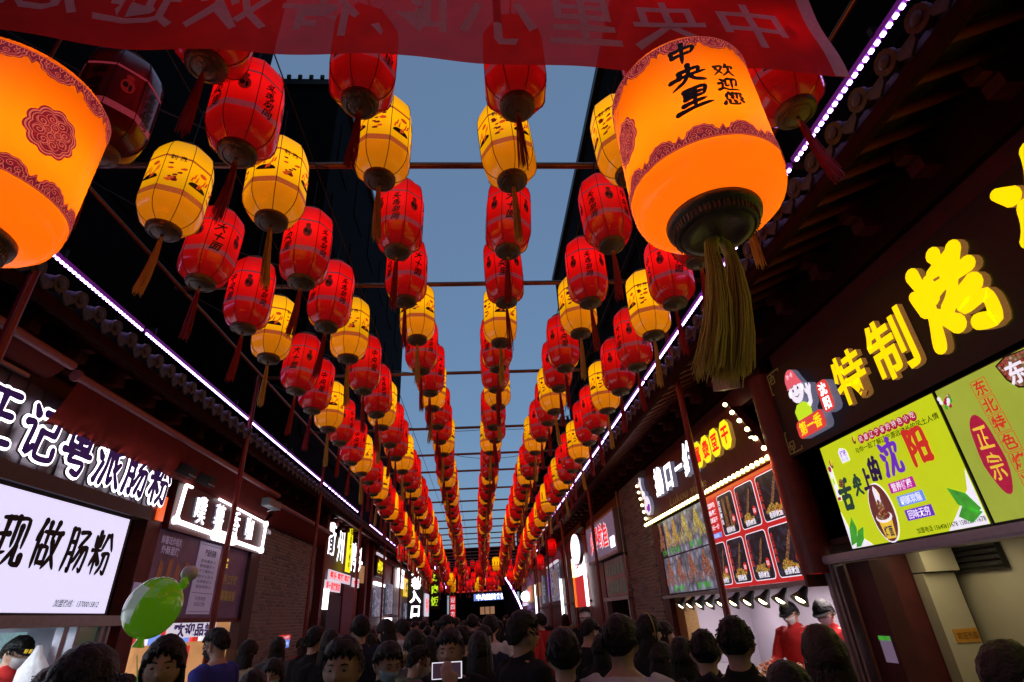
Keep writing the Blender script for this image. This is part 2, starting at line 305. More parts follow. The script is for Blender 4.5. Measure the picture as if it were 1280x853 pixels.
BR={'王':[[(.15,.88),(.85,.90)],[(.2,.52),(.8,.54)],[(.06,.10),(.94,.12)],[(.5,.88),(.5,.1)]],
'记':[[(.14,.90),(.24,.78)],[(.05,.60),(.24,.60),(.20,.12),(.36,.24)],[(.46,.84),(.88,.86),(.86,.52)],[(.48,.52),(.86,.52)],[(.48,.52),(.48,.10),(.92,.10),(.94,.28)]],
'粤':[[(.48,.98),(.42,.88)],[(.2,.86),(.2,.5)],[(.2,.85),(.8,.86),(.8,.5)],[(.34,.66),(.66,.67)],[(.5,.80),(.5,.54)],[(.22,.51),(.8,.51)],[(.06,.40),(.94,.41)],[(.34,.38),(.28,.24),(.74,.24),(.66,.03),(.46,.06)]],
'派':[[(.12,.90),(.22,.78)],[(.06,.62),(.16,.52)],[(.06,.06),(.24,.42)],[(.90,.94),(.42,.82)],[(.42,.82),(.40,.4),(.28,.04)],[(.56,.74),(.56,.08),(.68,.18)],[(.90,.76),(.58,.60)],[(.70,.62),(.78,.3),(.97,.05)],[(.92,.50),(.76,.36)]],
'中':[[(.22,.72),(.22,.42)],[(.22,.70),(.80,.72),(.74,.42)],[(.26,.44),(.74,.46)],[(.5,.95),(.5,.02)]],
'央':[[(.28,.72),(.27,.48)],[(.27,.71),(.76,.73),(.73,.48)],[(.05,.47),(.95,.50)],[(.5,.95),(.5,.5),(.36,.22),(.08,.05)],[(.52,.47),(.68,.22),(.95,.05)]],
'里':[[(.25,.90),(.27,.52)],[(.25,.88),(.77,.90),(.73,.53)],[(.28,.71),(.73,.72)],[(.28,.54),(.73,.55)],[(.5,.88),(.5,.08)],[(.22,.30),(.78,.33)],[(.06,.07),(.94,.10)]],
'欢':[[(.06,.80),(.40,.82),(.30,.5),(.05,.15)],[(.12,.62),(.42,.2)],[(.60,.95),(.50,.66)],[(.56,.76),(.92,.78),(.84,.60)],[(.70,.64),(.66,.35),(.42,.05)],[(.70,.42),(.80,.2),(.97,.05)]],
'迎':[[(.12,.88),(.24,.76)],[(.05,.58),(.22,.58),(.18,.22)],[(.05,.12),(.25,.2),(.5,.07),(.97,.07)],[(.50,.88),(.36,.80),(.36,.35),(.52,.42)],[(.60,.82),(.86,.84),(.84,.40),(.76,.42)],[(.62,.84),(.62,.16)]],
'您':[[(.30,.95),(.12,.66)],[(.20,.80),(.20,.42)],[(.48,.95),(.38,.74)],[(.44,.84),(.88,.86),(.80,.72)],[(.64,.84),(.64,.44)],[(.48,.66),(.42,.52)],[(.78,.66),(.88,.5)],[(.12,.30),(.08,.12)],[(.28,.34),(.32,.08),(.70,.06),(.74,.18)],[(.48,.32),(.54,.22)],[(.78,.34),(.90,.22)]],
'烤':[[(.10,.70),(.16,.50)],[(.40,.76),(.32,.58)],[(.25,.92),(.24,.5),(.05,.06)],[(.25,.38),(.42,.18)],[(.50,.80),(.82,.82)],[(.66,.96),(.66,.64)],[(.42,.62),(.96,.65)],[(.92,.88),(.60,.50),(.42,.36)],[(.62,.42),(.88,.45)],[(.66,.42),(.62,.28),(.92,.28),(.86,.04),(.66,.08)]],
'冷':[[(.1,.8),(.2,.68)],[(.06,.2),(.24,.5)],[(.62,.95),(.34,.5)],[(.62,.92),(.97,.55)],[(.58,.62),(.66,.52)],[(.42,.42),(.86,.44),(.66,.2)],[(.52,.24),(.72,.04)]],
'沈':[[(.10,.88),(.20,.76)],[(.05,.62),(.15,.52)],[(.06,.08),(.22,.40)],[(.38,.62),(.36,.78),(.92,.80),(.86,.60)],[(.64,.96),(.62,.5),(.34,.05)],[(.68,.52),(.68,.12),(.92,.10),(.94,.28)]],
'阳':[[(.12,.90),(.12,.04)],[(.12,.88),(.38,.86),(.26,.62),(.38,.42),(.20,.34)],[(.55,.86),(.55,.08)],[(.55,.84),(.90,.84),(.90,.10)],[(.55,.48),(.90,.48)],[(.55,.12),(.90,.12)]],
'舌':[[(.72,.92),(.25,.82)],[(.05,.62),(.95,.64)],[(.5,.86),(.5,.42)],[(.25,.42),(.27,.06)],[(.25,.40),(.77,.42),(.73,.06)],[(.28,.09),(.73,.10)]],
'尖':[[(.5,.95),(.5,.62)],[(.32,.82),(.18,.64)],[(.68,.82),(.84,.66)],[(.08,.46),(.92,.48)],[(.5,.6),(.44,.3),(.08,.04)],[(.52,.44),(.66,.2),(.94,.04)]],
'上':[[(.48,.92),(.48,.08)],[(.48,.55),(.80,.56)],[(.08,.07),(.92,.09)]],
'的':[[(.26,.95),(.18,.78)],[(.10,.76),(.10,.10)],[(.10,.74),(.42,.75),(.42,.10)],[(.10,.44),(.42,.44)],[(.10,.12),(.42,.12)],[(.66,.95),(.52,.62)],[(.60,.74),(.92,.75),(.88,.08),(.76,.14)],[(.64,.48),(.74,.34)]],
'现':[[(.06,.86),(.40,.88)],[(.08,.56),(.38,.58)],[(.23,.86),(.23,.2)],[(.04,.16),(.42,.26)],[(.54,.90),(.54,.36)],[(.54,.88),(.90,.88),(.90,.36)],[(.72,.74),(.70,.36),(.44,.04)],[(.74,.38),(.74,.08),(.96,.06),(.97,.2)]],
'做':[[(.22,.95),(.05,.55)],[(.15,.70),(.15,.04)],[(.28,.74),(.56,.74)],[(.42,.92),(.42,.46)],[(.30,.44),(.30,.10)],[(.30,.44),(.54,.44),(.54,.12)],[(.30,.14),(.54,.14)],[(.72,.95),(.60,.58)],[(.66,.74),(.96,.76)],[(.88,.72),(.78,.32),(.54,.04)],[(.66,.56),(.80,.26),(.97,.05)]],
'肠':[[(.14,.90),(.13,.4),(.05,.04)],[(.14,.88),(.36,.88),(.36,.06),(.28,.1)],[(.14,.64),(.36,.64)],[(.14,.40),(.36,.40)],[(.50,.86),(.88,.88),(.56,.54),(.94,.56),(.88,.06),(.76,.12)],[(.66,.54),(.44,.22)],[(.80,.54),(.58,.08)]],
'粉':[[(.10,.84),(.16,.66)],[(.40,.88),(.32,.68)],[(.04,.54),(.46,.56)],[(.25,.95),(.25,.04)],[(.24,.52),(.06,.2)],[(.26,.50),(.44,.28)],[(.62,.90),(.46,.56)],[(.76,.92),(.97,.58)],[(.56,.48),(.88,.50),(.84,.06),(.70,.12)],[(.66,.48),(.62,.22),(.46,.04)]]}
def brush_mb(mb,ch,place,h,w,thick=.1,mi=0,ext=0,taper=.45,slant=0,wide=1.0):
    """brush written character: place(x,y,d) maps local metres to the world"""
    for si,st in enumerate(BR[ch]):
        P=[Vector((x,y)) for x,y in st]; Q=[]
        for i in range(len(P)-1):       # catmull-rom through the stroke's points, kept tight at corners
            p0=P[max(i-1,0)];p1_=P[i];p2_=P[i+1];p3_=P[min(i+2,len(P)-1)]
            for k in range(6):
                t=k/6; c=.5*((2*p1_)+(p2_-p0)*t+(2*p0-5*p1_+4*p2_-p3_)*t*t+(3*p1_-p0-3*p2_+p3_)*t**3); l=p1_.lerp(p2_,t); Q.append(l.lerp(c,.7))
        Q.append(P[-1]); n=len(Q); L=[];R=[]
        Q=[Vector(((q.x-.5)*w+slant*(q.y-.5)*h,(q.y-.5)*h)) for q in Q]
        short=(Q[-1]-Q[0]).length<.3*h
        for i,q in enumerate(Q):
            tg=(Q[min(i+1,n-1)]-Q[max(i-1,0)]).normalized(); nn=Vector((-tg.y,tg.x)); s=i/(n-1)
            wd=thick*h*.5*((1.15-.35*math.sin(PI*min(1,s*1.1)))*(1-(1-taper)*max(0,(s-.55)/.45)**1.5)) if not short else thick*h*.5*(.8+.5*s)
            if abs(tg.y)<abs(tg.x)*.6: wd*=wide
            L.append(q+nn*wd); R.append(q-nn*wd)
            if i==0: c0=(q,wd,tg)
            if i==n-1: c1=(q,wd,tg)
        out=list(L)
        def cap(c,sg): 
            q,wd,tg=c; a0=math.atan2(tg.y,tg.x)+(PI/2 if sg>0 else -PI/2)
            return [q+Vector((math.cos(a0-PI*k/6),math.sin(a0-PI*k/6)))*wd for k in range(1,6)]
        d=si*.0004+.0002; capE=cap(c1,1); capS=cap(c0,-1)
        top=[place(p.x,p.y,d+ext) for p in L]+[place(p.x,p.y,d+ext) for p in R]
        mb.add(top,[(i,n+i,n+i+1,i+1) for i in range(n-1)],mi)
        mb.add([place(p.x,p.y,d+ext) for p in [L[-1]]+capE+[R[-1]]],[tuple(range(7))[::-1]],mi); mb.add([place(p.x,p.y,d+ext) for p in [R[0]]+capS+[L[0]]],[tuple(range(7))[::-1]],mi)
        if ext:
            ring=L+capE+R[::-1]+capS; m=len(ring); lo=[place(p.x,p.y,0) for p in ring]; hi=[place(p.x,p.y,d+ext-.0003) for p in ring]
            mb.add(lo+hi,[(i,(i+1)%m,m+(i+1)%m,m+i) for i in range(m)],mi+1)
    return mb
def Bt(name,ch,side,yc,zc,h,n,m,parent,w=None,**kw):
    X=3.1 if side=='R' else -3.9; Mx=frameM(side,X,yc,zc,n); mb=MB(); brush_mb(mb,ch,lambda x,y,d:Mx@Vector((x,y,d)),h,w or h*.9,**kw); return wpart(name,mb,m,parent)
def rrect(y0,y1,z0,z1,r,n=4):
    pts=[]
    for cx,cy,a0 in ((y1-r,z1-r,0),(y0+r,z1-r,90),(y0+r,z0+r,180),(y1-r,z0+r,270)):
        for i in range(n+1):
            a=math.radians(a0+90*i/n); pts.append((cx+r*math.cos(a),cy+r*math.sin(a)))
    return pts
def disc(cy,cz,ry,rz,n=20): return [(cy+ry*math.cos(2*PI*i/n),cz+rz*math.sin(2*PI*i/n)) for i in range(n)]

# ------------------------------------------------------------------ setting
g=MB(); g.add([(-60,-30,0),(60,-30,0),(60,140,0),(-60,140,0)],[(0,1,2,3)]); struct('ground',g,M['stone'])
pv=MB()
for i in range(-6,60):
    for k in range(7):
        pv.box((-3.4+k*.98+.0,i*.6+(k%2)*.3,.012),(.965,.585,.024))
o=struct('pavement',pv,M['stone'])

def facade_wall(name,side,X,y0,y1,z1,label,m):
    t=root(name,(X,(y0+y1)/2,0),label,'building')
    return t
def building(x0,x1,y0,y1,h,label,floors,wside):
    t=root('shop_building',((x0+x1)/2,(y0+y1)/2,0),label,'building')
    mb=MB(); mb.b2(x0,x1,y0,y1,4.75,h)
    s_=1 if wside=='R' else -1; a_=x0 if wside=='R' else x1; xe_=x1 if wside=='R' else x0
    if wside!='B': mb.b2(a_+s_*2.6,xe_,y0,y1,0,4.745)
    else: mb.b2(x0,x1,y0,y1,0,4.745)
    wpart('wall',mb,M['wall'],t)
    mb=MB(); mb.b2(x0-.12,x1+.12,y0-.12,y1+.12,h,h+.25)
    for i in range(int((x1-x0)/.35)): mb.b2(x0+i*.35,x0+i*.35+.12,y0-.16,y0-.1,h+.25,h+.4)
    wpart('parapet',mb,M['black'],t)
    # windows on the street side and the end that faces the camera
    sx=x1 if wside=='L' else x0; s=1 if wside=='L' else -1
    wm=MB(); wm.b2(-.02,.02,-.6,.6,-.75,.75); me=wm.mesh('window',M['bldwin'])
    fm=MB()
    for a in((-.64,.64,-.80,-.75),(-.64,.64,.75,.80),(-.64,-.6,-.75,.75),(.6,.64,-.75,.75),(-.02,.02,-.75,.75)): fm.b2(-.04,.022,a[0],a[1],a[2],a[3])
    fme=fm.mesh('window_frame',M['wall'])
    for k in range(floors):
        z=6.6+k*2.9
        if z+1>h: break
        y=y0+1.2
        while y<y1-1 and y<34:
            w=link('window',me,t); w.location=(sx+s*.01-t.location.x,y-t.location.y,z); fo=link('window_frame',fme,w); y+=2.4
    return t
building(-16,-4.15,11.5,27,17.2,'tall black building behind the left eaves, its flat railed roof against the sky',4,'L')
building(-16,-6.3,-6,11.1,25,'taller black building at the far left beside the camera, behind the big left lantern',6,'L')
building(3.55,15,-6,19,14.6,'tall black building above the right hand food stalls, its edge beside the sky',3,'R')
building(2.9,14,26,44,10.4,'lower dark building further along the right side of the lane',2,'R')
building(-15,-4.1,27.6,46,9.5,'lower dark building further along the left side of the lane',2,'L')

# eaves: rafters, soffit and antefix tiles
def eaves(side,xe,ze,xw,zw,y0,y1,label):
    s=1 if side=='R' else -1
    t=root('tiled_eaves',(xe,(y0+y1)/2,ze),label,'roof')
    mb=MB(); n=40
    th=math.atan2(zw-ze,abs(xw-xe))
    # soffit slab above rafters
    a=[(xe,y0,ze+.09),(xw+s*.5,y0,zw+.35),(xw+s*.5,y1,zw+.35),(xe,y1,ze+.09)]
    b=[(x,y,z+.07) for x,y,z in a]
    mb.add(a+b,[(0,1,2,3),(7,6,5,4),(0,4,5,1),(1,5,6,2),(2,6,7,3),(3,7,4,0)]); wpart('soffit_board',mb,M['dark'],t)
    mb=MB(); mb.b2(xe-.03,xe+.03,y0,y1,ze+.0,ze+.085); mb.b2(xw-.05,xw+.05,y0,y1,zw-.42,zw+.1); wpart('fascia',mb,mat('near black timber',(.03,.006,.005),.95,spec=.05),t)  # near-black matt tone, chosen to dim the sign's light on the fascia
    L=math.hypot(xw-xe,zw-ze)+.05
    rm=MB(); rm.tube([(0,0,0),(s*L*math.cos(th),0,L*math.sin(th))],.035,8); rme=rm.mesh('rafter',M['redwood'])
    tm=MB(); tm.tube([(-s*.06,0,0),(s*.34,0,.11)],.062,10); tm.lathe([(.0,0),(.05,0),(.068,.012),(.068,.03)],12,c=(0,0,0));
    # antefix: round end disc with boss + drip tile
    tm=MB(); tm.tube([(-s*.05,0,0),(s*.4,0,.13)],.06,10); tm.tube([(-s*.075,0,-.003),(-s*.045,0,.003)],.072,12); tm.ell((-s*.078,0,0),(.012,.04,.04),8,6); tme=tm.mesh('roof_tile',M['tile'])
    dm=MB(); dm.prism([(-.075,.0),(.075,0),(.06,-.05),(0,-.10),(-.06,-.05)],lambda u,v,n:Vector((-s*.05+n*-s,u,v)),0,.018); dme=dm.mesh('drip_tile',M['tile'])
    N=int((y1-y0)/.24); k=0
    nr=0
    for i in range(N):
        y=y0+.12+i*.24
        if y<26:
            if i%1==0: link('rafter',rme,t,loc=(0,y-t.location.y,.03),rot=(0,0,rnd.uniform(-.01,.01)))
            link('roof_tile',tme,t,loc=(0,y-t.location.y,.19),rot=(rnd.uniform(-.05,.05),0,0))
            link('drip_tile',dme,t,loc=(0,y+.12-t.location.y,.16))
    far=MB()
    for i in range(N):
        y=y0+.12+i*.24
        if y>=26: far.tube([(xe-s*.05,y,ze+.19),(xe+s*.4,y,ze+.32)],.06,6); far.tube([(xe,y,ze+.03),(xw,y,zw)],.035,5)
    if far.v: wpart('roof_tile',far,M['tile'],t,kind='stuff')
    # bracket blocks under the eaves
    bm=MB(); bm.b2(0,s*-.22,-.05,.05,-.06,.06); bm.b2(0,s*-.14,-.06,.06,-.16,-.07); bme=bm.mesh('bracket',M['redwood'])
    for i in range(int((y1-y0)/.6)):
        y=y0+.3+i*.6
        if y<24: link('bracket',bme,t,loc=(xw-xe-s*.05,y-t.location.y,zw-ze-.12))
    return t
eaves('R',2.36,4.20,3.12,4.52,-1.5,44,'dark tiled eaves with red rafters over the right hand stalls')
eaves('L',-3.36,4.14,-3.92,4.42,-1.0,44,'dark tiled eaves with red rafters over the left hand shops')

# LED strips
def led(side,x,z,spans,label):
    t=root('led_strip',(x,spans[0][0],z),label,'light strip','violet LED strips along the eaves')
    h=MB(); d=MB()
    for y0,y1,zz in spans:
        h.b2(x-.015,x+.015,y0,y1,zz+.012,zz+.05)
        y=y0+.02
        while y<y1-.02:
            st=.05 if y<12 else .3
            d.b2(x-.009,x+.009,y,y+st*.5,zz-.004,zz+.012); y+=st
    wpart('housing',h,M['purpled'],t); wpart('diode',d,M['purple'],t,kind='stuff')
    b=MB()
    for y0,y1,zz in spans:
        for q in range(int((y1-y0)/2.1)+1):
            b.b2(x-.03,x+.03,y0+q*2.1+.1,y0+q*2.1+.13,zz+.045,zz+.12 if side=='L' else zz+.1)
    wpart('clip',b,M['black'],t)
led('R',2.30,4.545,[(-.5,2.62,4.545),(2.66,4.35,4.545),(4.38,6.5,4.545),(6.54,9.2,4.54),(9.25,14,4.53),(14.1,17.2,4.5)],'violet LED strip running above the right eaves past the big lantern')
led('R',2.36,4.3,[(22.3,28,4.1)],'short violet LED strip at the far end of the right eaves')
led('L',-3.40,4.575,[(1.5,4.9,4.575),(4.95,9.4,4.575),(9.45,15.5,4.575)],'violet LED strip running along the left eaves beside the big left lantern')
led('L',-3.40,4.52,[(17.3,25.5,4.5)],'far violet LED strip on the left eaves beyond the duck shop')

# poles, rails and cross bars
def pole(x,y,top,label,grp='red posts along the lane'):
    t=root('red_post',(x,y,0),label,'post',grp)
    mb=MB(); mb.lathe([(.035,.02),(.035,top)],12,c=(x,y,0)); wpart('pole',mb,M['redpole'],t)
    mb=MB(); mb.lathe([(.09,.024),(.09,.05),(.045,.06),(.045,.16)],12,c=(x,y,0),cap=True); wpart('base_plate',mb,M['redpole'],t)
    mb=MB(); mb.lathe([(.042,top-.06),(.042,top+.03)],12,c=(x,y,0),cap=True); wpart('top_clamp',mb,M['steel'],t)
for x,y,l in [(2.46,5.82,'red post on the right standing in front of the red fried food menu board'),(2.46,11.9,'red post on the right beside the sign with red letters'),(2.46,16.4,'red post on the right just past the small lit red shop'),(2.46,20.6,'red post far along the right side, fourth beyond the brick pillar'),(2.46,25,'last red post in view on the right'),
  (-3.32,3.46,'red post at the left edge under the big left lantern'),(-3.32,7.55,'red post on the left in front of the white outlined neon sign'),(-3.32,11.45,'red post on the left in front of the grey brick wall'),(-3.32,15.6,'red post on the left before the duck shop sign'),(-3.32,19.8,'red post on the left beyond the duck shop'),(-3.32,24,'last red post in view on the left')]:
    pole(x,y,5.2,l)
for x,l in [(-3.25,'long steel rail above the left lantern columns'),(2.50,'long steel rail above the right lantern columns')]:
    t=MB(); t.tube([(x,-1,5.205),(x,46,5.205)],.022,8); tag(link('steel_rail',t.mesh('steel_rail',M['steel'])),l,'rail')
_o=['first','second','third','fourth','fifth','sixth','seventh','eighth','ninth','tenth','eleventh','twelfth','thirteenth','fourteenth','fifteenth','sixteenth','seventeenth','eighteenth','nineteenth','twentieth']
oname=_o+sum([[b+'-'+q for q in _o[:9]]+[c] for b,c in (('twenty','thirtieth'),('thirty','fortieth'),('forty','fiftieth'),('fifty','sixtieth'))],[])
BARS=[1.2,3.32,5.14,7.66,10.4,12.37,14.0,16.2]+[18.1+1.95*i for i in range(14)]
for i,y in enumerate(BARS):
    t=MB(); t.tube([(-3.35,y,5.25),(3.1,y,5.25)],.028,8)
    far=y>16.5
    tag(link('cross_bar',t.mesh('cross_bar',M['steel'])),f'copper coloured cross bar over the lane, {oname[i]} in line from the red banner','bar','cross bars over the lane')
    if i<8:
        pass
# ------------------------------------------------------------------ small lanterns
R8=.205
def facet_profile():
    return [(.108,.33),(.142,.315),(.172,.278),(.187,.222),(.191,.15),(.191,-.16)],[(.191,-.16),(.184,-.215),(.165,-.262),(.136,-.295),(.100,-.318)]
def bulge(prof,mi=0,mb=None,d=0):
    mb=mb or MB(); n=32; vs=[]
    for r,z in prof:
        for k in range(n):
            a=2*PI*k/n+PI/8; ph=((a-PI/8)%(PI/4))-PI/8; rr=(r+d)*(.78*math.cos(PI/8)/math.cos(ph)+.22); vs.append((rr*math.cos(a),rr*math.sin(a),z))
    mb.add(vs,[(i*n+k,i*n+(k+1)%n,(i+1)*n+(k+1)%n,(i+1)*n+k) for i in range(len(prof)-1) for k in range(n)],mi,True); return mb
def lantern_meshes(kind):
    up,lo=facet_profile(); y=kind=='y'; dk=kind=='d'
    shade=M['yel_shade'] if y else M['red_dark'] if dk else M['red_shade']
    skirt=M['yel_skirt'] if y else M['red_dark'] if dk else M['red_skirt']
    out={}
    a=bulge(up); out['lamp_shade']=a.mesh('lamp_shade',shade)
    a=bulge(lo); out['lower_shade']=a.mesh('lower_shade',skirt)
    a=MB()
    for k in range(8):
        th=PI/8+k*PI/4
        a.tube([(r*1.008*math.cos(th),r*1.008*math.sin(th),z) for r,z in up+lo[1:]],.0024,4,cap=False)
    out['rib_wires']=a.mesh('rib_wires',M['wire'])
    a=MB(); a.lathe([(z_[0]*.96,z_[1]-.068) for z_ in [(.0,-.302),(.03,-.302),(.06,-.296),(.085,-.285),(.104,-.28),(.108,-.262),(.108,-.248),(.098,-.244)]],20); a.lathe([(.068,-.36),(.071,-.366),(.075,-.357)],20)
    a.ell((0,0,-.378),(.011,.011,.014),8,6); out['base_collar']=a.mesh('base_collar',M['bronze'])
    a=MB(); a.lathe([(.112,.326),(.116,.342),(.104,.355),(.05,.365),(.0,.367)],20); a.tube([(0,0,.365),(0,0,.39)],.012,8); out['top_collar']=a.mesh('top_collar',M['bronze'])
    # printed band (flat strip just outside each facet)
    ap=.191*math.cos(PI/8)
    a=MB(); bulge([(.191,-.158),(.191,-.112)],0,a,.0015); bulge([(.191,.130),(.191,.146)],0,a,.0015)
    out['printed_band']=a.mesh('printed_band',M['band_y'] if y else M['band_r'])
    return out
LMESH={k:lantern_meshes(k) for k in 'ryd'}
def tassel_mesh(gold,L,n,r0,r1,seed,sway=0):
    rg=random.Random(seed); a=MB()
    for i in range(n):
        th=rg.uniform(0,2*PI); q=math.sqrt(rg.random()); l=L*rg.uniform(.86,1.0)
        p=[]
        for j in range(5):
            t=j/4; r=(r0+(r1-r0)*t**.8)*q*(.9+.2*rg.random()); a0=th+.15*math.sin(t*3+i)
            p.append(Vector((r*math.cos(a0)+sway*t*t,r*math.sin(a0),-t*l)))
        w=rg.uniform(.6,1.2)*(.0022 if r1<.06 else .0026)
        a.tube(p,[w*1.3,w,w,w,w*.7],3,cap=False,smooth=False)
    return a
TAS={}
for gold in (0,1):
    for v in range(3):
        a=tassel_mesh(gold,.44,60,.011,.032,10*gold+v,sway=(-.03,.0,.03)[v]); off=[(x,y,z-.40) for x,y,z in a.v]; a.v=off
        a.tube([(0,0,-.38),(0,0,-.40),(0,0,-.435)],[.008,.013,.012],8,mi=1)
        TAS[gold,v]=a.mesh('tassel',[M['tas_y' if gold else 'tas_r'],M['knot']])
# lettering on facets (face k points to angle k*45+45... )
def facet_M(k,z=0,d=.0035):
    th=k*PI/4; N=Vector((math.cos(th),math.sin(th),0)); U=Vector((-math.sin(th),math.cos(th),0)); V=Vector((0,0,1)); P=N*(.191*.9405+d+.001)+V*z
    return Matrix(((U.x,V.x,N.x,P.x),(U.y,V.y,N.y,P.y),(U.z,V.z,N.z,P.z),(0,0,0,1)))
WORDS=['中央里','头条胡同','大十面']
LET=[]
for w in WORDS:
    a=MB(); n=len(w)
    for k in (0,4,2,6):
        ww=w if k in(0,4) else WORDS[(WORDS.index(w)+1)%3]
        for i,ch in enumerate(ww):
            nn=len(ww); h=.078 if nn==3 else .062
            text_mb(a,ch,facet_M(k,.125-i*(.27/nn)-.045),h,offset=.028,wob=.1,shear=.25,res=1)
    # figure silhouettes on the other facets
    for k in (1,3,5,7):
        Mx=facet_M(k,.03)
        def P(poly,mi): a.add([Mx@Vector((u,v,0)) for u,v in poly],[tuple(range(len(poly)))],mi)
        P([(.034*math.cos(t*PI/6),.05*math.sin(t*PI/6)-.005) for t in range(12)],1)
        P([(.02*math.cos(t*PI/5),.02*math.sin(t*PI/5)+.058) for t in range(10)],1)
        Mx=facet_M(k,.03,.0045)
        P([(.014*math.cos(t*PI/4)-.012,.02*math.sin(t*PI/4)) for t in range(8)],0)
        P([(.008*math.cos(t*PI/4)+.012,.026*math.sin(t*PI/4)-.012) for t in range(8)],0)
    LET.append(a.mesh('lettering',[M['ink'],M['inkred']]))
# yellow lanterns: bowl with flames and a few characters
a=MB()
for k in range(0,8,2):
    Mx=facet_M(k,.02); 
    def P(poly,mi,d=0): a.add([Mx@Vector((u,v,d)) for u,v in poly],[tuple(range(len(poly)))],mi)
    P([(-.062,-.015)]+[(-.0+.062*math.cos(PI+t*PI/8),-.015+.05*math.sin(PI+t*PI/8)*-1) for t in range(9)][::-1],1) if 0 else None
    P([(.062*math.cos(t*PI/8),-.075+.045*math.sin(t*PI/8)) for t in range(9)],0)
    rg=random.Random(k)
    for q in range(7):
        x=-.05+q*.0165; y=-.02+.03*math.sin(q*1.4)
        P([(x-.006,y-.02),(x+.008,y-.014),(x+.016,y+.03+.01*(q%3)),(x+.002,y+.015)],1,.001*q*.2)
    P([(.02+.026*math.cos(t*PI/6),.055+.017*math.sin(t*PI/6)) for t in range(12)],1,.0015)
for k in range(1,8,2):
    for i,ch in enumerate('刺激'): text_mb(a,ch,facet_M(k,.125 if 1 else 0) if 0 else facet_M(k,.128)@Matrix.Translation((-.03+i*.055,0,0)),.04,offset=.02,res=1)
    Mx=facet_M(k,.0)
    rg=random.Random(k+20)
    for q in range(13):
        cx=rg.uniform(-.045,.045); cy=rg.uniform(-.07,.08); r=rg.uniform(.010,.022)
        a.add([Mx@Vector((cx+r*math.cos(t*PI/4),cy+r*.7*math.sin(t*PI/4)+.3*r*math.cos(t),.0004*q)) for t in range(8)],[tuple(range(8))],(1,2,2)[q%3])
YLET=a.mesh('printed_picture',[M['ink'],M['inkor'],M['inkred']])
def simple_lantern(kind):
    up,lo=facet_profile(); y=kind=='y'; a=MB(); a.lathe(up,8,smooth=False,mi=0,ph=PI/8); a.lathe(lo,8,smooth=False,mi=1,ph=PI/8)
    a.lathe([(0,-.37),(.06,-.364),(.104,-.338),(.101,-.318)],8,mi=2); a.lathe([(.115,.328),(.105,.355),(0,.367)],8,mi=2)
    for k in range(8):
        th=k*PI/4; ap=.191*math.cos(PI/8)+.002; nx,ny=math.cos(th),math.sin(th)
        for z0,z1,hw in ((-.125,-.09,.07),(-.04,.12,.022)):
            if z0>-.1 and k%2 and not y: continue
            a.add([(nx*ap-ny*q*hw,ny*ap+nx*q*hw,z) for q,z in((-1,z0),(1,z0),(1,z1),(-1,z1))],[(0,1,2,3)],3)
    a.tube([(0,0,-.34),(0,0,-.49),(0,0,-.78)],[.008,.016,.03],6,mi=4)
    return a.mesh('lantern',[M['yel_shade' if y else 'red_shade'],M['yel_skirt' if y else 'red_skirt'],M['bronze'],M['inkred'],M['tas_y' if y else 'tas_r']])
SIMP={k:simple_lantern(k) for k in 'ry'}
cordm=MB(); cordm.tube([(0,0,0),(0,0,1)],.004,4); CORD=cordm.mesh('hanging_cord',M['black'])
colX=[-1.98,-1.30,-.61,.27,1.06,1.68]; colZ=[2.62,2.68,2.90,2.92,2.83,2.58]
meas={0:[2.10,2.75,3.36,4.03,4.65,5.45],1:[2.17,2.74,3.45,4.16,4.80,5.63],2:[2.0,2.58,3.36,4.1,4.87,5.6],3:[2.04,2.63,3.39,4.16,5.0,5.65],4:[1.85,2.5,3.23,4.05,4.67,5.5],5:[1.80,2.45,3.08,3.7,4.25,4.95]}
cname=['far left','second from the left','centre left','centre right','second from the right','far right']
def lantern_y(c,i):
    if i<0: return meas[c][0]+.66*i
    m=meas[c]
    return m[i] if i<6 else m[5]+(i-5)*.70 if i<12 else m[5]+4.9+(i-12)*.60
NR=56; cntl={}
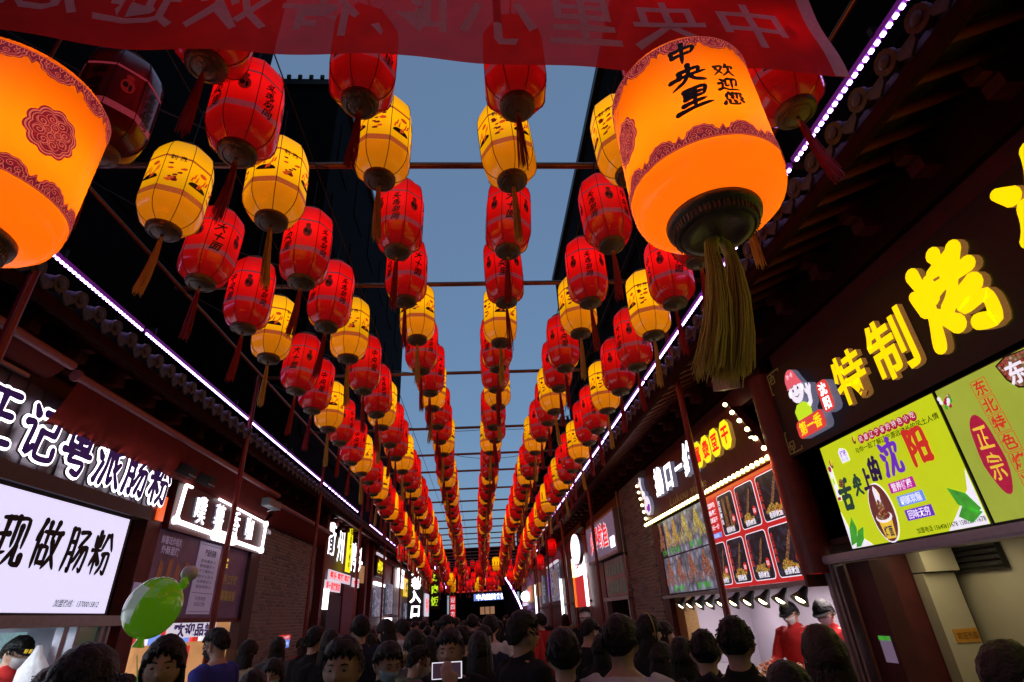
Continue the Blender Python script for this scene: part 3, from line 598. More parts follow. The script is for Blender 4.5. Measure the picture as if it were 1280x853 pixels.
for c in range(6):
    for i in range(-5,NR):
        if i in(-1,-2) and (c!=1 or i==-2): continue
        kind='y' if (i%3==1) else 'r'
        if c==0 and i==0: kind='d'
        y=lantern_y(c,i)+rnd.uniform(-.03,.03)*(i>5); x=colX[c]+rnd.uniform(-.03,.03)*(i>0); z=CZ+colZ[c]+rnd.uniform(-.05,.05)*(i>5)
        if i==-1: x,y,z=-1.36,1.83,CZ+2.95
        s1=min(1,max(0,(y-8)/10)); s2=min(1,max(0,(y-18)/14)); z-=.5*s1; x+=-.14*s1; x*=1+.35*s2
        if y>17 and i%6!=1 and kind=='y': kind='r'
        ry=rnd.choice([0,PI/4,PI/8,-PI/8])+rnd.uniform(-.12,.12)-PI/2
        word=(c+i)%3
        if i==0 and c==1: ry=-PI/2-.5+PI; word=0
        tilt=(rnd.uniform(-.06,.06),rnd.uniform(-.06,.06),ry)
        near=i<15
        gr='yellow hexagonal street lanterns' if kind=='y' else 'red street lanterns'
        gr={'y':'yellow lanterns hung over the lane','r':'red lanterns hung over the lane','d':'red lanterns hung over the lane'}[kind]
        if 1:
            j=max(i,0)
            if kind=='d': lab='unlit dark red lantern beside the big left lantern, only one not glowing'
            elif i<-1: lab=f"{'yellow' if kind=='y' else 'red'} lantern, {cname[c]} column, {oname[-i-3]} one behind the viewer"
            elif i==-1: lab='red lantern partly behind the left part of the banner, base and tassel below the hem'
            else:
                cntl[c,kind]=cntl.get((c,kind),0)+1; same=[0]*cntl[c,kind]
                lab=f"{'yellow' if kind=='y' else 'red'} lantern, {cname[c]} column, {oname[len(same)-1]} {'yellow' if kind=='y' else 'red'} one back from the banner"
        if near:
            t=root('yellow_lantern' if kind=='y' else 'red_lantern',(x,y,z),lab,'lantern',gr); t.rotation_euler=tilt
            for nm,me in LMESH[kind].items(): link(nm,me,t)
            link('printed_picture' if kind=='y' else 'lettering',YLET if kind=='y' else LET[word],t)
            link('tassel',TAS[1 if kind=='y' else 0,rnd.randrange(3)],t); co=link('hanging_cord',CORD,t,loc=(0,0,.37)); co.scale=(1,1,max(.02,5.21-z-.37))
        else:
            o=link('yellow_lantern' if kind=='y' else 'red_lantern',SIMP[kind],loc=(x,y,z),rot=tilt); tag(o,lab,'lantern',gr)
# right-most red lantern seen beneath the right end of the banner is column 'far right' row 0
# wires that carry the lantern columns
for c in range(6):
    mb=MB(); z=5.21
    pts=[(colX[c],-1,z)]+[(colX[c],y,(z if k%2 else z-.0)) for k,y in enumerate(BARS)]+[(colX[c],46,z)]
    mb.tube(pts,.005,4); tag(link('hanging_wire',mb.mesh('hanging_wire',M['black'])),f'thin black wire carrying the {cname[c]} column of lanterns','wire','wires that carry the lanterns')
# ------------------------------------------------------------------ banner (seen from behind, lettering mirrored)
def banner_pt(x,v):
    # x along the lane width, v 0 (hem) .. 1 (top)
    pts=[(-2.6,4.36),(-2.15,4.31),(-1.5,4.225),(-.9,4.16),(-.32,4.13),(.2,4.155),(.59,4.14),(1.2,4.09),(1.8,4.055),(1.92,4.05)]
    for (a,za),(b,zb) in zip(pts,pts[1:]):
        if x<=b: q=(x-a)/(b-a); z0=za+(zb-za)*q; break
    else: z0=pts[-1][1]
    y=1.60+.02*math.sin(x*3.1)*(1-v)+.012*math.sin(x*7.3+1)*(1-v)+.01*math.sin(v*9+x*2)
    return Vector((x,y,z0+v*.98))
t=root('banner',(0,1.6,4.15),'long red cloth banner hung across the lane overhead, seen from behind with pale mirrored characters','banner')
mb=MB(); nx,nv=90,12; vs=[banner_pt(-2.55+4.42*i/nx,j/nv) for j in range(nv+1) for i in range(nx+1)]
mb.add(vs,[(j*(nx+1)+i,j*(nx+1)+i+1,(j+1)*(nx+1)+i+1,(j+1)*(nx+1)+i) for j in range(nv) for i in range(nx)],0,True); wpart('cloth',mb,M['banner'],t)
mb=MB(); mb.add([banner_pt(x,v)-Vector((0,.004,0)) for x,v in [(1.93,0.0),(1.96,1),(2.03,1),(2.0,-.0)]],[(0,1,2,3)]); 
vs=[banner_pt(1.79+.075*i,j/12)+Vector((0,-.004,0)) for j in range(13) for i in range(2)]; mb=MB(); mb.add(vs,[(2*j,2*j+1,2*j+3,2*j+2) for j in range(12)]); wpart('side_hem',mb,M['bannert'],t)
mb=MB(); 
for i,ch in enumerate('中央里小吃街欢迎您'):
    cx=1.47-.44*i
    vs,fs,wd=tmesh(ch,0,.012,0,1)
    out=[]
    for v in vs:
        x=cx-v.x*.40; z=.355+v.y*.40*1.1     # .305 above hem
        p=banner_pt(x,max(0,z)/.98); out.append(p+Vector((0,-.004,0)))
    mb.add(out,fs)
wpart('lettering',mb,M['bannert'],t)
mb=MB(); mb.tube([banner_pt(-2.6,1),banner_pt(2.0,1)],.012,6); wpart('top_rope',mb,M['black'],t)

# ------------------------------------------------------------------ big lanterns
def big_lantern(x,y,zb,h,ang,label,words,tas_sway):
    t=root('big_lantern',(x,y,zb),label,'lantern','big orange lanterns beside the banner')
    R=.31
    prof_s=[(.235,h-.0),(.285,h-.012),(.306,h-.05),(.311,h-.12),(R,.12)]
    a=MB(); a.lathe(prof_s,48,c=(0,0,0)); link('lamp_shade',a.mesh('lamp_shade',M['big_shade']),t)
    a=MB(); a.lathe([(R,.12),(.306,.075),(.29,.035),(.262,.008),(.225,-.008),(.18,-.012)],48); link('lower_shade',a.mesh('lower_shade',M['big_skirt']),t)
    a=MB(); a.lathe([(.186,-.004),(.19,-.02),(.186,-.038),(.172,-.044),(.166,-.05),(.163,-.075),(.15,-.085),(.145,-.078),(.14,-.09),(.10,-.094),(.096,-.088),(.02,-.096),(0,-.096)],48)
    for k in range(60):
        th=2*PI*k/60; a.tube([(.168*math.cos(th),.168*math.sin(th),-.048),(.165*math.cos(th),.165*math.sin(th),-.078)],.004,4)
    a.ell((0,0,-.1),(.018,.018,.022),10,8); link('base_collar',a.mesh('base_collar',M['bronze']),t)
    a=MB(); a.lathe([(.24,h),(.245,h+.02),(.2,h+.05),(.05,h+.07),(0,h+.07)],40); a.tube([(0,0,h+.06),(0,0,5.2-zb)],.008,6); link('top_collar',a.mesh('top_collar',M['bronze']),t)
    r1=R+.0025
    def S(u,v,d=0):   # u metres round the shade from ang, v height
        th=ang+u/R; rr=(R if v<h-.12 else .309)+.0025+d; return Vector((rr*math.cos(th),rr*math.sin(th),v))
    dk=MB(); ln=MB()
    def fill(mbx,poly,d=0,c=None):
        if c is None: c=(sum(p[0] for p in poly)/len(poly),sum(p[1] for p in poly)/len(poly))
        n=len(poly); rings=4; vs=[S(*c,d)]
        for q in range(1,rings+1): vs+=[S(c[0]+(p[0]-c[0])*q/rings,c[1]+(p[1]-c[1])*q/rings,d) for p in poly]
        fs=[(0,1+i,1+(i+1)%n) for i in range(n)]
        for q in range(rings-1): fs+=[(1+q*n+i,1+(q+1)*n+i,1+(q+1)*n+(i+1)%n,1+q*n+(i+1)%n) for i in range(n)]
        mbx.add(vs,fs)
    def line(poly,w,d=.0015,closed=False,mbx=None):
        pts=poly+[poly[0]] if closed else poly; vs=[]
        for i,p in enumerate(pts):
            a_=pts[max(0,i-1)]; b_=pts[min(len(pts)-1,i+1)]
            tx,ty=b_[0]-a_[0],b_[1]-a_[1]; L=math.hypot(tx,ty) or 1; nx_,ny_=-ty/L*w/2,tx/L*w/2
            vs+=[S(p[0]+nx_,p[1]+ny_,d),S(p[0]-nx_,p[1]-ny_,d)]
        (mbx or ln).add(vs,[(2*i,2*i+1,2*i+3,2*i+2) for i in range(len(pts)-1)])
    def scal(cx,cy,rx,ry,k,n,a0=0,a1=2*PI,amp=.1):
        return [(cx+rx*(1+amp*abs(math.sin(k*(a0+(a1-a0)*i/n)/2)))*math.cos(a0+(a1-a0)*i/n),cy+ry*(1+amp*abs(math.sin(k*(a0+(a1-a0)*i/n)/2)))*math.sin(a0+(a1-a0)*i/n)) for i in range(n)]
    def spiral(cx,cy,r,a0,s): 
        return [(cx+r*(1-i/16)*math.cos(a0+s*i*.62),cy+r*(1-i/16)*math.sin(a0+s*i*.62)) for i in range(15)]
    def medal(cx,cy):
        fill(dk,scal(cx,cy,.088,.105,10,60,amp=.13)); line(scal(cx,cy,.079,.095,10,60,amp=.13),.006,closed=True)
        line(scal(cx,cy,.070,.084,10,60,amp=.12),.0035,closed=True)
        for q in range(8):
            a0=q*PI/4+PI/8; px,py=cx+.047*math.cos(a0),cy+.058*math.sin(a0)
            line(spiral(px,py,.018,a0,1 if q%2 else -1),.0034); line(scal(px,py,.021,.022,4,14,amp=0),.0016,closed=True)
        for q in range(4):
            a0=q*PI/2; px,py=cx+.021*math.cos(a0),cy+.024*math.sin(a0)
            line([(px+.014*math.cos(i*.5),py+.016*math.sin(i*.5)) for i in range(12)],.0024,closed=True); line(spiral(px,py,.009,a0,1),.0018)
        for i in range(3):
            for j in range(3): fill(ln,[(cx-.006+i*.006+.002*math.cos(k*PI/3),cy-.006+j*.006+.002*math.sin(k*PI/3)) for k in range(6)],.002)
    def border(vb,sgn):
        n=12; seg=2*PI*R/n
        for k in range(n):
            u0=k*seg+.02
            # band
            fill(dk,[(u0-.02+seg*i/10,vb) for i in range(11)]+[(u0-.02+seg*i/10,vb+sgn*(.030+.008*abs(math.sin(i*.9)))) for i in range(10,-1,-1)])
            cx=u0+seg*.45
            arc=[(cx+.062*(1+.1*abs(math.sin(6*(i/18*PI))))*math.cos(i/18*PI),vb+sgn*(.018+.058*(1+.1*abs(math.sin(6*(i/18*PI))))*math.sin(i/18*PI))) for i in range(19)]
            fill(dk,arc,.0006,(cx,vb+sgn*.02)); line([(cx+(p[0]-cx)*.9,vb+sgn*.018+(p[1]-vb-sgn*.018)*.9) for p in arc],.003)
            line([(cx+(p[0]-cx)*.72,vb+sgn*.018+(p[1]-vb-sgn*.018)*.72) for p in arc],.002)
            for q in (-1,0,1): line(spiral(cx+q*.028,vb+sgn*(.03+.014*(q==0)),.014,PI/2*sgn,1 if q>=0 else -1),.002)
            for q in range(7): line([(u0-.02+seg*(q+.1*j)/7,vb+sgn*(.008+.016*math.sin(j*PI/6))) for j in range(7)],.0022)
            line([(u0-.02+seg*i/8,vb+sgn*.004) for i in range(9)],.002)
            tip=(u0+seg*.97,vb+sgn*.05); fill(dk,[(tip[0]-.03,vb+sgn*.02),(tip[0],vb+sgn*.062),(tip[0]+.012,vb+sgn*.02)],.0006); line([(tip[0]-.02,vb+sgn*.025),(tip[0]-.001,vb+sgn*.052),(tip[0]+.006,vb+sgn*.025)],.0018)
    border(.13,1); border(h-.055,-1)
    for u in words['medals']: medal(u,h*.52)
    link('printed_border',dk.mesh('printed_border',M['bigp']),t); link('border_lines',ln.mesh('border_lines',M['bigl']),t)
    a=MB()
    for (u,vtop,hh,txt) in words['text']:
        for i,ch in enumerate(txt):
            brush_mb(a,ch,lambda x,y,d:S(u+x,vtop-i*hh*1.0+y+x*.18,.002+d),hh*.92,hh*1.12,thick=.175,taper=.3,slant=.12,wide=1.1)
    if a.v: link('lettering',a.mesh('lettering',M['ink']),t)
    for i,(dx,dy) in enumerate(((-.05,-.01),(.045,.02))):
        tm=tassel_mesh(1,.60,190,.018,.07,50+i,sway=tas_sway); tm.v=[(p[0]+dx,p[1]+dy,p[2]-.13) for p in tm.v]; tm.tube([(0,0,-.1),(dx*.6,dy*.6,-.13),(dx,dy,-.2)],[.01,.022,.024],8,mi=0)
        link('tassel',tm.mesh('tassel',[M['tas_y'],M['knot']]),t)
    ld=bpy.data.lights.new('lantern_bulb','POINT'); ld.energy=BIGW; ld.color=(1,.50,.12); ld.shadow_soft_size=.05
    lo=bpy.data.objects.new('lantern_bulb',ld); COL.objects.link(lo); lo.parent=t; lo.location=(0,0,h*.42)
    return t
BIGW=10.0
big_lantern(.99,1.64,3.21,.777,math.radians(-130),'big orange lantern right of the banner, black brush characters and a scalloped maroon border',dict(medals=[-.245],text=[(.11,.625,.135,'中央里'),(.255,.50,.085,'欢迎您')]),-.12)
big_lantern(-1.97,1.68,3.21,.777,math.radians(-20),'big orange lantern at the left edge, a round maroon medallion facing the lane',dict(medals=[.0],text=[(-.42,.63,.135,'中央里')]),.0)

# ------------------------------------------------------------------ generic wall pieces
def wallbox(name,side,X,y0,y1,z0,z1,d,m,parent,**k):
    mb=MB(); s=-1 if side=='R' else 1; mb.b2(X,X+s*d,y0,y1,z0,z1); return wpart(name,mb,m,parent,**k)
def flat(mb,side,X,n,poly,mi=0,th=.002):
    fr=frR(X) if side=='R' else frL(X)
    if side=='R': poly=poly
    mb.prism(poly,fr,n,n+th,mi)
def fr_of(side): return frR() if side=='R' else frL()
R_,L_='R','L'
XR,XL=3.1,-3.9
def T(name,body,side,yc,zc,h,n,m,parent,X=None,**kw):
    X=(XR if side=='R' else XL) if X is None else X
    return text(name,body,frameM(side,X,yc,zc,n),h,m,parent,**kw)

# columns and plain wall areas of each shop, as the shops' own fronts
def shopfront(side,y0,y1,z0,z1,label,m='maroon'):
    X=XR if side=='R' else XL; s=1 if side=='R' else -1
    t=root('food_stall',(X,(y0+y1)/2,0),label,'shop')
    mb=MB(); mb.b2(X+s*.03,X+s*.12,y0,y1,z0,z1); wpart('wall',mb,M[m],t)
    return t
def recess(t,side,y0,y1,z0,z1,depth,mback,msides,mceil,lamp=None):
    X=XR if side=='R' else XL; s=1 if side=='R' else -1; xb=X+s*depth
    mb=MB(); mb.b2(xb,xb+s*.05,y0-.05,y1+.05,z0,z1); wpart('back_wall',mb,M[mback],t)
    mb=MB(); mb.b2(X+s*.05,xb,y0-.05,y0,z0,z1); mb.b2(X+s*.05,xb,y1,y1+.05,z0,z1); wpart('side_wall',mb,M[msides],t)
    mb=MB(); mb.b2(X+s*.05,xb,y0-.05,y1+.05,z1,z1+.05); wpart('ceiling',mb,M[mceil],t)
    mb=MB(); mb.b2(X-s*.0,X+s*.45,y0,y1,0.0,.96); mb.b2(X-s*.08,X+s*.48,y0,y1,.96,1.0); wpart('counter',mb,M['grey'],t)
    if lamp:
        for ly in lamp[0]:
            l=bpy.data.lights.new('ceiling_lamp','AREA'); l.energy=lamp[1]; l.size=.5; l.color=lamp[2]; o=bpy.data.objects.new('ceiling_lamp',l); COL.objects.link(o); o.parent=t
            o.location=(X+s*depth*.5-t.location.x,ly-t.location.y,z1-.04)
            mb=MB(); mb.b2(X+s*depth*.5-.15,X+s*depth*.5+.15,ly-.25,ly+.25,z1-.03,z1-.005); wpart('ceiling_light',mb,M['white_soft'],t)

# ---- right stall 1 : grilled noodle stall
t=shopfront('R',-1.5,4.9,3.9,4.6,'barbecue cold noodle stall at the right edge under a black sign with yellow characters')
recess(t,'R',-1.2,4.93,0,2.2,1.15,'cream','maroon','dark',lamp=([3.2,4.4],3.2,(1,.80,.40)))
mb=MB(); mb.b2(3.84,4.13,4.80,4.92,1.0,1.93); mb.b2(3.84,4.15,4.75,4.92,1.94,2.15); wpart('steel_hood',mb,M['cream'],t)
mb=MB()
mb.b2(4.19,4.24,4.36,4.82,1.93,2.12); wpart('vent_frame',mb,M['black'],t)
for k in range(4):
    mb=MB(); mb.box((4.175,4.59,1.955+k*.045),(.03,.44,.012),R=Matrix.Rotation(.5,3,'Y')); wpart('vent_slat',mb,M['black'],t)
mb=MB(); mb.b2(3.03,3.13,-1.2,4.95,2.045,2.115); mb.b2(3.02,3.03,-1.2,4.95,2.06,2.10); wpart('header_rail',mb,M['alu'],t)
for k,(yy,w,m) in enumerate(((4.92,.05,'alu'),(4.84,.035,'grey'),(4.775,.03,'grey'))):
    mb=MB(); mb.b2(3.05,3.12,yy-w/2,yy+w/2,0,2.045); wpart('door_post',mb,M[m],t)
mb=MB(); mb.b2(3.14,3.30,4.45,4.75,0,2.04); wpart('door_leaf',mb,M['maroon'],t)
mb=MB(); mb.b2(3.91,4.12,4.792,4.799,1.40,1.50); o=wpart('yellow_notice',mb,M['orangep'],t)
text('lettering','欢迎光临',frameM('F',4.02,4.792,1.45,.002),.05,M['ink'],o,w=.18)
mb=MB(); mb.b2(3.285,3.29,4.49,4.62,1.30,1.50); o=wpart('green_headed_notice',mb,M['paper'],t)
mb=MB(); mb.b2(3.135,3.139,4.49,4.62,1.32,1.50); o2=wpart('paper_notice',mb,M['paper'],t); mb=MB(); mb.b2(3.131,3.1345,4.49,4.62,1.47,1.50); wpart('green_strip',mb,M['greenp'],o2)
# black sign board
t=root('black_sign',(3.1,3.1,3.0),'black sign board with big glittering yellow characters at the right edge','sign')
mb=MB(); mb.b2(3.02,3.14,-1.4,4.9,3.0,3.88); wpart('board',mb,M['blackb'],t)
def letter3d(ch,side,y,z,h,parent,mf,mt,n0=.03,n1=.07,off=.03,bev=0,w=None,rot=0,shear=0,wob=0,X=None,lab=None):
    X=(XR if side=='R' else XL) if X is None else X
    # trim body
    mb=MB(); ex=(n1-n0)/2/h
    text_mb(mb,ch,frameM(side,X,y,z,(n0+n1)/2),h,w=w,extrude=ex,offset=off,rot=rot,shear=shear,wob=wob)
    o=wpart('letter',mb,M[mt],parent)
    mb=MB(); text_mb(mb,ch,frameM(side,X,y,z,n1+.002),h,w=w,offset=off,rot=rot,shear=shear,wob=wob); wpart('letter_face',mb,M[mf],o)
    return o
for ch,y,h,z,off in (('特',3.70,.38,3.34,.02),('制',3.22,.43,3.37,.02)): letter3d(ch,'R',y,z,h,t,'yel_em','trimgold',.085,.125,off)
for ch,y,h,z in (('烤',2.655,.60,3.44),('冷',1.89,.56,3.60)):
    Bt('letter',ch,'R',y,z,h,.085,[M['yel_em'],M['trimgold']],t,w=.50,thick=.165,taper=.9,ext=.045,slant=-.12)
letter3d('面','R',1.3,3.45,.5,t,'yel_em','trimgold',.08,.14,.04)
for y,z0,z1,w,txt,mf,vert in ((4.015,3.17,3.44,.155,'沈阳','white_em',1),(4.32,3.075,3.235,.42,'第一香','yel_em',0)):
    p=rrect(y-w/2,y+w/2,z0,z1,.05); mb=MB(); mb.prism(p,frR(),.08,.15); o=wpart('badge',mb,M['trimsilv'],t)
    mb=MB(); mb.prism(p,frR(),.15,.153); wpart('badge_face',mb,M['redbad'],o)
    if vert: mb=MB(); [text_mb(mb,c,frameM('R',XR,y,(z0+z1)/2+.06-.12*i,.156),.10,offset=.02) for i,c in enumerate(txt)]; wpart('lettering',mb,M['white_em'],o)
    else: T('lettering',txt,'R',y,(z0+z1)/2,.11,.156,M['yel_em'],o,w=.34,offset=.02)
def figpart(name,polys,n0,n1,mf,parent,mt='trimsilv',side='R'):
    fr=fr_of(side); mb=MB()
    for p in polys: mb.prism(p,fr,n0,n1,0)
    o=wpart(name,mb,M[mt],parent); mb=MB()
    for p in polys: mb.prism(p,fr,n1,n1+.003,0)
    wpart(name+'_face',mb,M[mf],o); return o
# vendor boy (u is world y: larger = farther = left in the picture)
b=root('vendor_boy_figure',(3.0,4.36,3.16),'lit cut-out of a smiling boy in pink cap and lime shirt on black sign','sign figure')
figpart('head',[disc(4.385,3.50,.105,.115,22),disc(4.49,3.50,.022,.035,10),disc(4.28,3.50,.02,.03,10)],.08,.14,'whitep',b)
figpart('cap',[[(4.49+.0,3.56)]+[(4.40+.10*math.cos(a*PI/10),3.585+.13*math.sin(a*PI/10)) for a in range(1,10)]+[(4.27,3.56),(4.25,3.53),(4.38,3.555),(4.50,3.545)]],.10,.15,'pink_em',b)
figpart('shirt',[[(4.44,3.38),(4.34,3.38),(4.25,3.33),(4.27,3.18),(4.40,3.16),(4.49,3.25),(4.50,3.33)]],.08,.14,'green_em',b)
figpart('hand',[[(4.25,3.30),(4.21,3.33),(4.19,3.42),(4.165,3.47),(4.18,3.50),(4.20,3.46),(4.21,3.51),(4.235,3.51),(4.235,3.46),(4.26,3.48),(4.27,3.45),(4.245,3.41),(4.25,3.36),(4.29,3.33)]],.08,.14,'whitep',b)
mb=MB()
for cy in (4.425,4.345): mb.prism(disc(cy,3.515,.010,.016,10),frR(),.144,.146); mb.prism([(cy-.02,3.548),(cy+.02,3.545),(cy+.018,3.552),(cy-.018,3.556)],frR(),.144,.146)
mb.prism([(4.42,3.455),(4.385,3.437),(4.35,3.455),(4.35,3.461),(4.385,3.446),(4.42,3.461)],frR(),.144,.146)
wpart('face_drawing',mb,M['ink'],b)
mb=MB(); text_mb(mb,'第一香',frameM('R',XR,4.40,3.655,.155),.045,w=.1); wpart('lettering',mb,M['whitep'],b)
# fretwork at the sign's left corners
def fret(mb,y,z,s,sy,sz):
    P=[(0,0),(0,4),(1,4),(1,1),(4,1),(4,0)]
    def seg(a,b_): 
        x0,x1=sorted((a[0],b_[0])); z0,z1=sorted((a[1],b_[1])); w=.1
        mb.b2(XR-.085,XR-.081,y+sy*(x0-w)*s,y+sy*(x1+w)*s,z+sz*(z0-w)*s,z+sz*(z1+w)*s)
    for a,b_ in (((0,0),(0,6)),((0,0),(6,0)),((0,2),(2,2)),((2,2),(2,0)),((1,1),(1,3)),((1,3),(3,3)),((3,3),(3,1)),((3,1),(1,1)),((6,0),(6,.8)),((0,6),(.8,6))): seg(a,b_)
mb=MB(); fret(mb,4.86,3.03,.035,-1,1); fret(mb,4.86,3.85,.035,-1,-1); wpart('fretwork',mb,M['goldline'],t)
# lime lightbox, two panels
def lp(mb,poly,n,mi=0): mb.prism(poly,frR(),n,n+.0015,mi)
t=root('menu_lightbox',(3.1,3.76,2.12),'lime lit menu poster with a noodle cup, left panel of the lightbox','sign')
mb=MB(); mb.b2(3.03,3.12,3.10,4.43,2.12,2.97); wpart('frame',mb,M['black'],t)
mb=MB(); mb.b2(3.024,3.03,3.115,4.415,2.13,2.96); wpart('face',mb,M['lime'],t)
n=.078
mb=MB(); mb.prism([(4.415,2.13),(4.415,2.42),(4.37,2.27),(4.2,2.16),(4.16,2.13)],frR(),n,n+.001); mb.prism([(3.115,2.13),(3.115,2.46),(3.16,2.34),(3.33,2.2),(3.42,2.13)],frR(),n,n+.001); wpart('pale_wash',mb,M['whitep'],t)
mb=MB()
for poly in ([(4.41,2.15),(4.37,2.28),(4.30,2.36),(4.28,2.27),(4.33,2.17)],[(4.36,2.135),(4.28,2.25),(4.20,2.27),(4.24,2.18),(4.30,2.135)],[(3.12,2.22),(3.18,2.32),(3.30,2.38),(3.27,2.27),(3.16,2.2)],[(3.12,2.2),(3.24,2.26),(3.3,2.2),(3.22,2.15)]): mb.prism(poly,frR(),n+.002,n+.003)
wpart('leaf',mb,M['greenp'],t)
mb=MB(); mb.prism(disc(3.935,2.335,.125,.215,26),frR(),n,n+.0015); wpart('oval_rim',mb,M['whitep'],t)
mb=MB(); mb.prism(disc(3.935,2.335,.117,.205,26),frR(),n+.002,n+.0035); wpart('oval_ground',mb,M['brownp'],t)
mb=MB(); mb.prism([(4.005,2.29),(3.865,2.29),(3.885,2.15),(3.985,2.15)],frR(),n+.004,n+.0055); mb.prism([(3.95,2.40),(3.92,2.40),(3.90,2.46),(3.915,2.50),(3.94,2.52),(3.96,2.48)],frR(),n+.004,n+.0055); wpart('cup',mb,M['yelp'],t)
mb=MB(); mb.prism(disc(3.935,2.30,.085,.038,18),frR(),n+.006,n+.007); mb.prism([(3.96,2.40),(3.91,2.40),(3.905,2.46),(3.92,2.50),(3.94,2.53),(3.955,2.5)],frR(),n+.006,n+.007); wpart('cup_rim',mb,M['whitep'],t)
mb=MB(); mb.prism(disc(3.935,2.31,.072,.03,16),frR(),n+.0075,n+.0085); mb.prism([(3.975,2.32),(3.89,2.32),(3.9,2.39),(3.935,2.43),(3.965,2.40)],frR(),n+.0075,n+.0085); wpart('noodle_heap',mb,M['food3'],t)
T('lettering','烤面','R',3.935,2.20,.07,n+.007,M['navyp'],t,w=.09,offset=.03)
for ch,y,z,h in (('舌',4.27,2.535,.25),('尖',4.10,2.575,.16),('上',3.98,2.595,.16),('的',3.86,2.64,.18)): Bt('lettering',ch,'R',y,z,h,n+.002,M['navyp' if ch in '的上' else 'tealp'],t,w=h*.62,thick=.17,slant=.06,taper=.7)
Bt('lettering','沈','R',3.66,2.68,.27,n+.002,M['violetp'],t,w=.19,thick=.14,taper=.6)
Bt('lettering','阳','R',3.39,2.69,.27,n+.002,M['redp'],t,w=.19,thick=.15,taper=.6)
mb=MB(); mb.prism(disc(4.28,2.625,.028,.036,12),frR(),n+.005,n+.006); wpart('orange_dot',mb,M['food1'],t)
for i,ch in enumerate('风靡辽宁省的特色小吃坊'[:10]):
    y=3.885-.062*i
    mb=MB(); mb.prism(disc(y,2.885-.001*i,.033,.036,14),frR(),n,n+.0015); o=wpart('round_badge',mb,M['crimson'],t)
    T('lettering',ch,'R',y,2.885,.045,n+.003,M['whitep'],o)
T('lettering','与你一起了解辽宁源远流长的风土人情','R',3.56,2.815,.042,n+.002,M['ink'],t,w=.86,offset=.01)
for (txt,z,m,y) in (('营养健康',2.475,'magenta',3.66),('细腻软糯',2.375,'bluep',3.625),('回味无穷',2.275,'violetp',3.60)):
    mb=MB(); mb.b2(XR-n-.0015,XR-n,y-.125,y+.125,z-.036,z+.036); o=wpart('strip',mb,M[m],t); T('lettering',txt,'R',y,z,.055,n+.003,M['whitep'],o,w=.2,offset=.015)
T('lettering','加盟电话 15640611678 15802411678','R',3.40,2.165,.035,n+.002,M['ink'],t,w=.56,offset=.01)
for (y,z,s) in ((4.33,2.80,.7),(3.965,2.90,.6)):
    mb=MB(); mb.prism(disc(y,z,.03*s,.055*s,12),frR(),n,n+.0015); mb.prism(disc(y-.008,z+.01,.018*s,.04*s,12),frR(),n+.002,n+.003,1); wpart('flame_logo',mb,[M['food1'],M['yelp']],t)
mb=MB(); mb.prism([(4.20,2.86),(4.17,2.89),(4.13,2.88),(4.10,2.86),(4.09,2.83),(4.09,2.77),(4.19,2.77)],frR(),n,n+.0015); o=wpart('small_logo',mb,M['whitep'],t); T('lettering','好味','R',4.14,2.84,.05,n+.003,M['violetp'],o,w=.08,offset=.02); T('lettering','第一香','R',4.14,2.79,.025,n+.003,M['bluep'],o,w=.08)
mb=MB(); mb.prism(rrect(4.345,4.395,2.50,2.76,.02),frR(),n,n+.0015); mb.prism(disc(4.37,2.755,.026,.04,12),frR(),n,n+.0012); o=wpart('boy_print',mb,M['whitep'],t); mb=MB(); mb.prism(disc(4.37,2.765,.02,.026,12),frR(),n+.002,n+.003); mb.prism(rrect(4.35,4.39,2.505,2.53,.005),frR(),n+.002,n+.003); wpart('red_cap_print',mb,M['crimson'],o); mb=MB(); mb.prism(disc(4.37,2.66,.016,.03,10),frR(),n+.002,n+.003); wpart('lime_shirt_print',mb,M['green_em'],o)
t=root('menu_lightbox',(3.1,1.5,2.12),'pale lime lit poster with a dark red oval seal, right panel of the lightbox','sign')
mb=MB(); mb.b2(3.03,3.12,-1.2,3.09,2.12,2.97); wpart('frame',mb,M['black'],t)
mb=MB(); mb.b2(3.024,3.03,-1.19,3.08,2.13,2.96); wpart('face',mb,M['lime2'],t)
mb=MB(); mb.prism([(2.905+.0+.075*math.cos(a*PI/12)*(1+.05*math.sin(a*5)),2.50+.235*math.sin(a*PI/12)*(1+.03*math.cos(a*7))) for a in range(24)],frR(),n,n+.0015); o=wpart('seal',mb,M['crimson'],t)
for i,ch in enumerate('正宗'): T('lettering',ch,'R',2.905,2.59-.17*i,.14,n+.003,M['yelp'],o,w=.09,offset=.012,wob=.12)
for i,ch in enumerate('东北特色烤冷面'):
    z=2.86-.112*i; y=2.775-.004*i
    mb=MB()
    for a,b_,c_,d_ in ((-.05,.05,.049,.052),(-.05,.05,-.052,-.049),(-.052,-.049,-.05,.05),(.049,.052,-.05,.05)): mb.b2(XR-n-.001,XR-n,y+a,y+b_,z+c_,z+d_)
    wpart('character_box',mb,M['redp'],t)
    T('lettering',ch,'R',y,z,.085,n+.002,M['redp'],t,offset=.02)
mb=MB(); cl=[(2.62,2.93),(2.60,2.84),(2.56,2.78),(2.5,2.76),(2.42,2.77),(2.35,2.75),(2.2,2.76),(2.1,2.8),(2.1,2.93),(2.2,2.955),(2.4,2.94),(2.55,2.955)]; cc=(2.4,2.86)
mb.prism([(cc[0]+(a-cc[0])*1.05,cc[1]+(b_-cc[1])*1.08) for a,b_ in cl],frR(),n,n+.0015); wpart('cloud_outline',mb,M['ink'],t); mb=MB(); mb.prism(cl,frR(),n+.002,n+.0035); o=wpart('cloud',mb,M['food3'],t)
T('lettering','东北特色','R',2.36,2.855,.12,n+.005,M['whitep'],o,w=.46,offset=.03)
mb=MB()
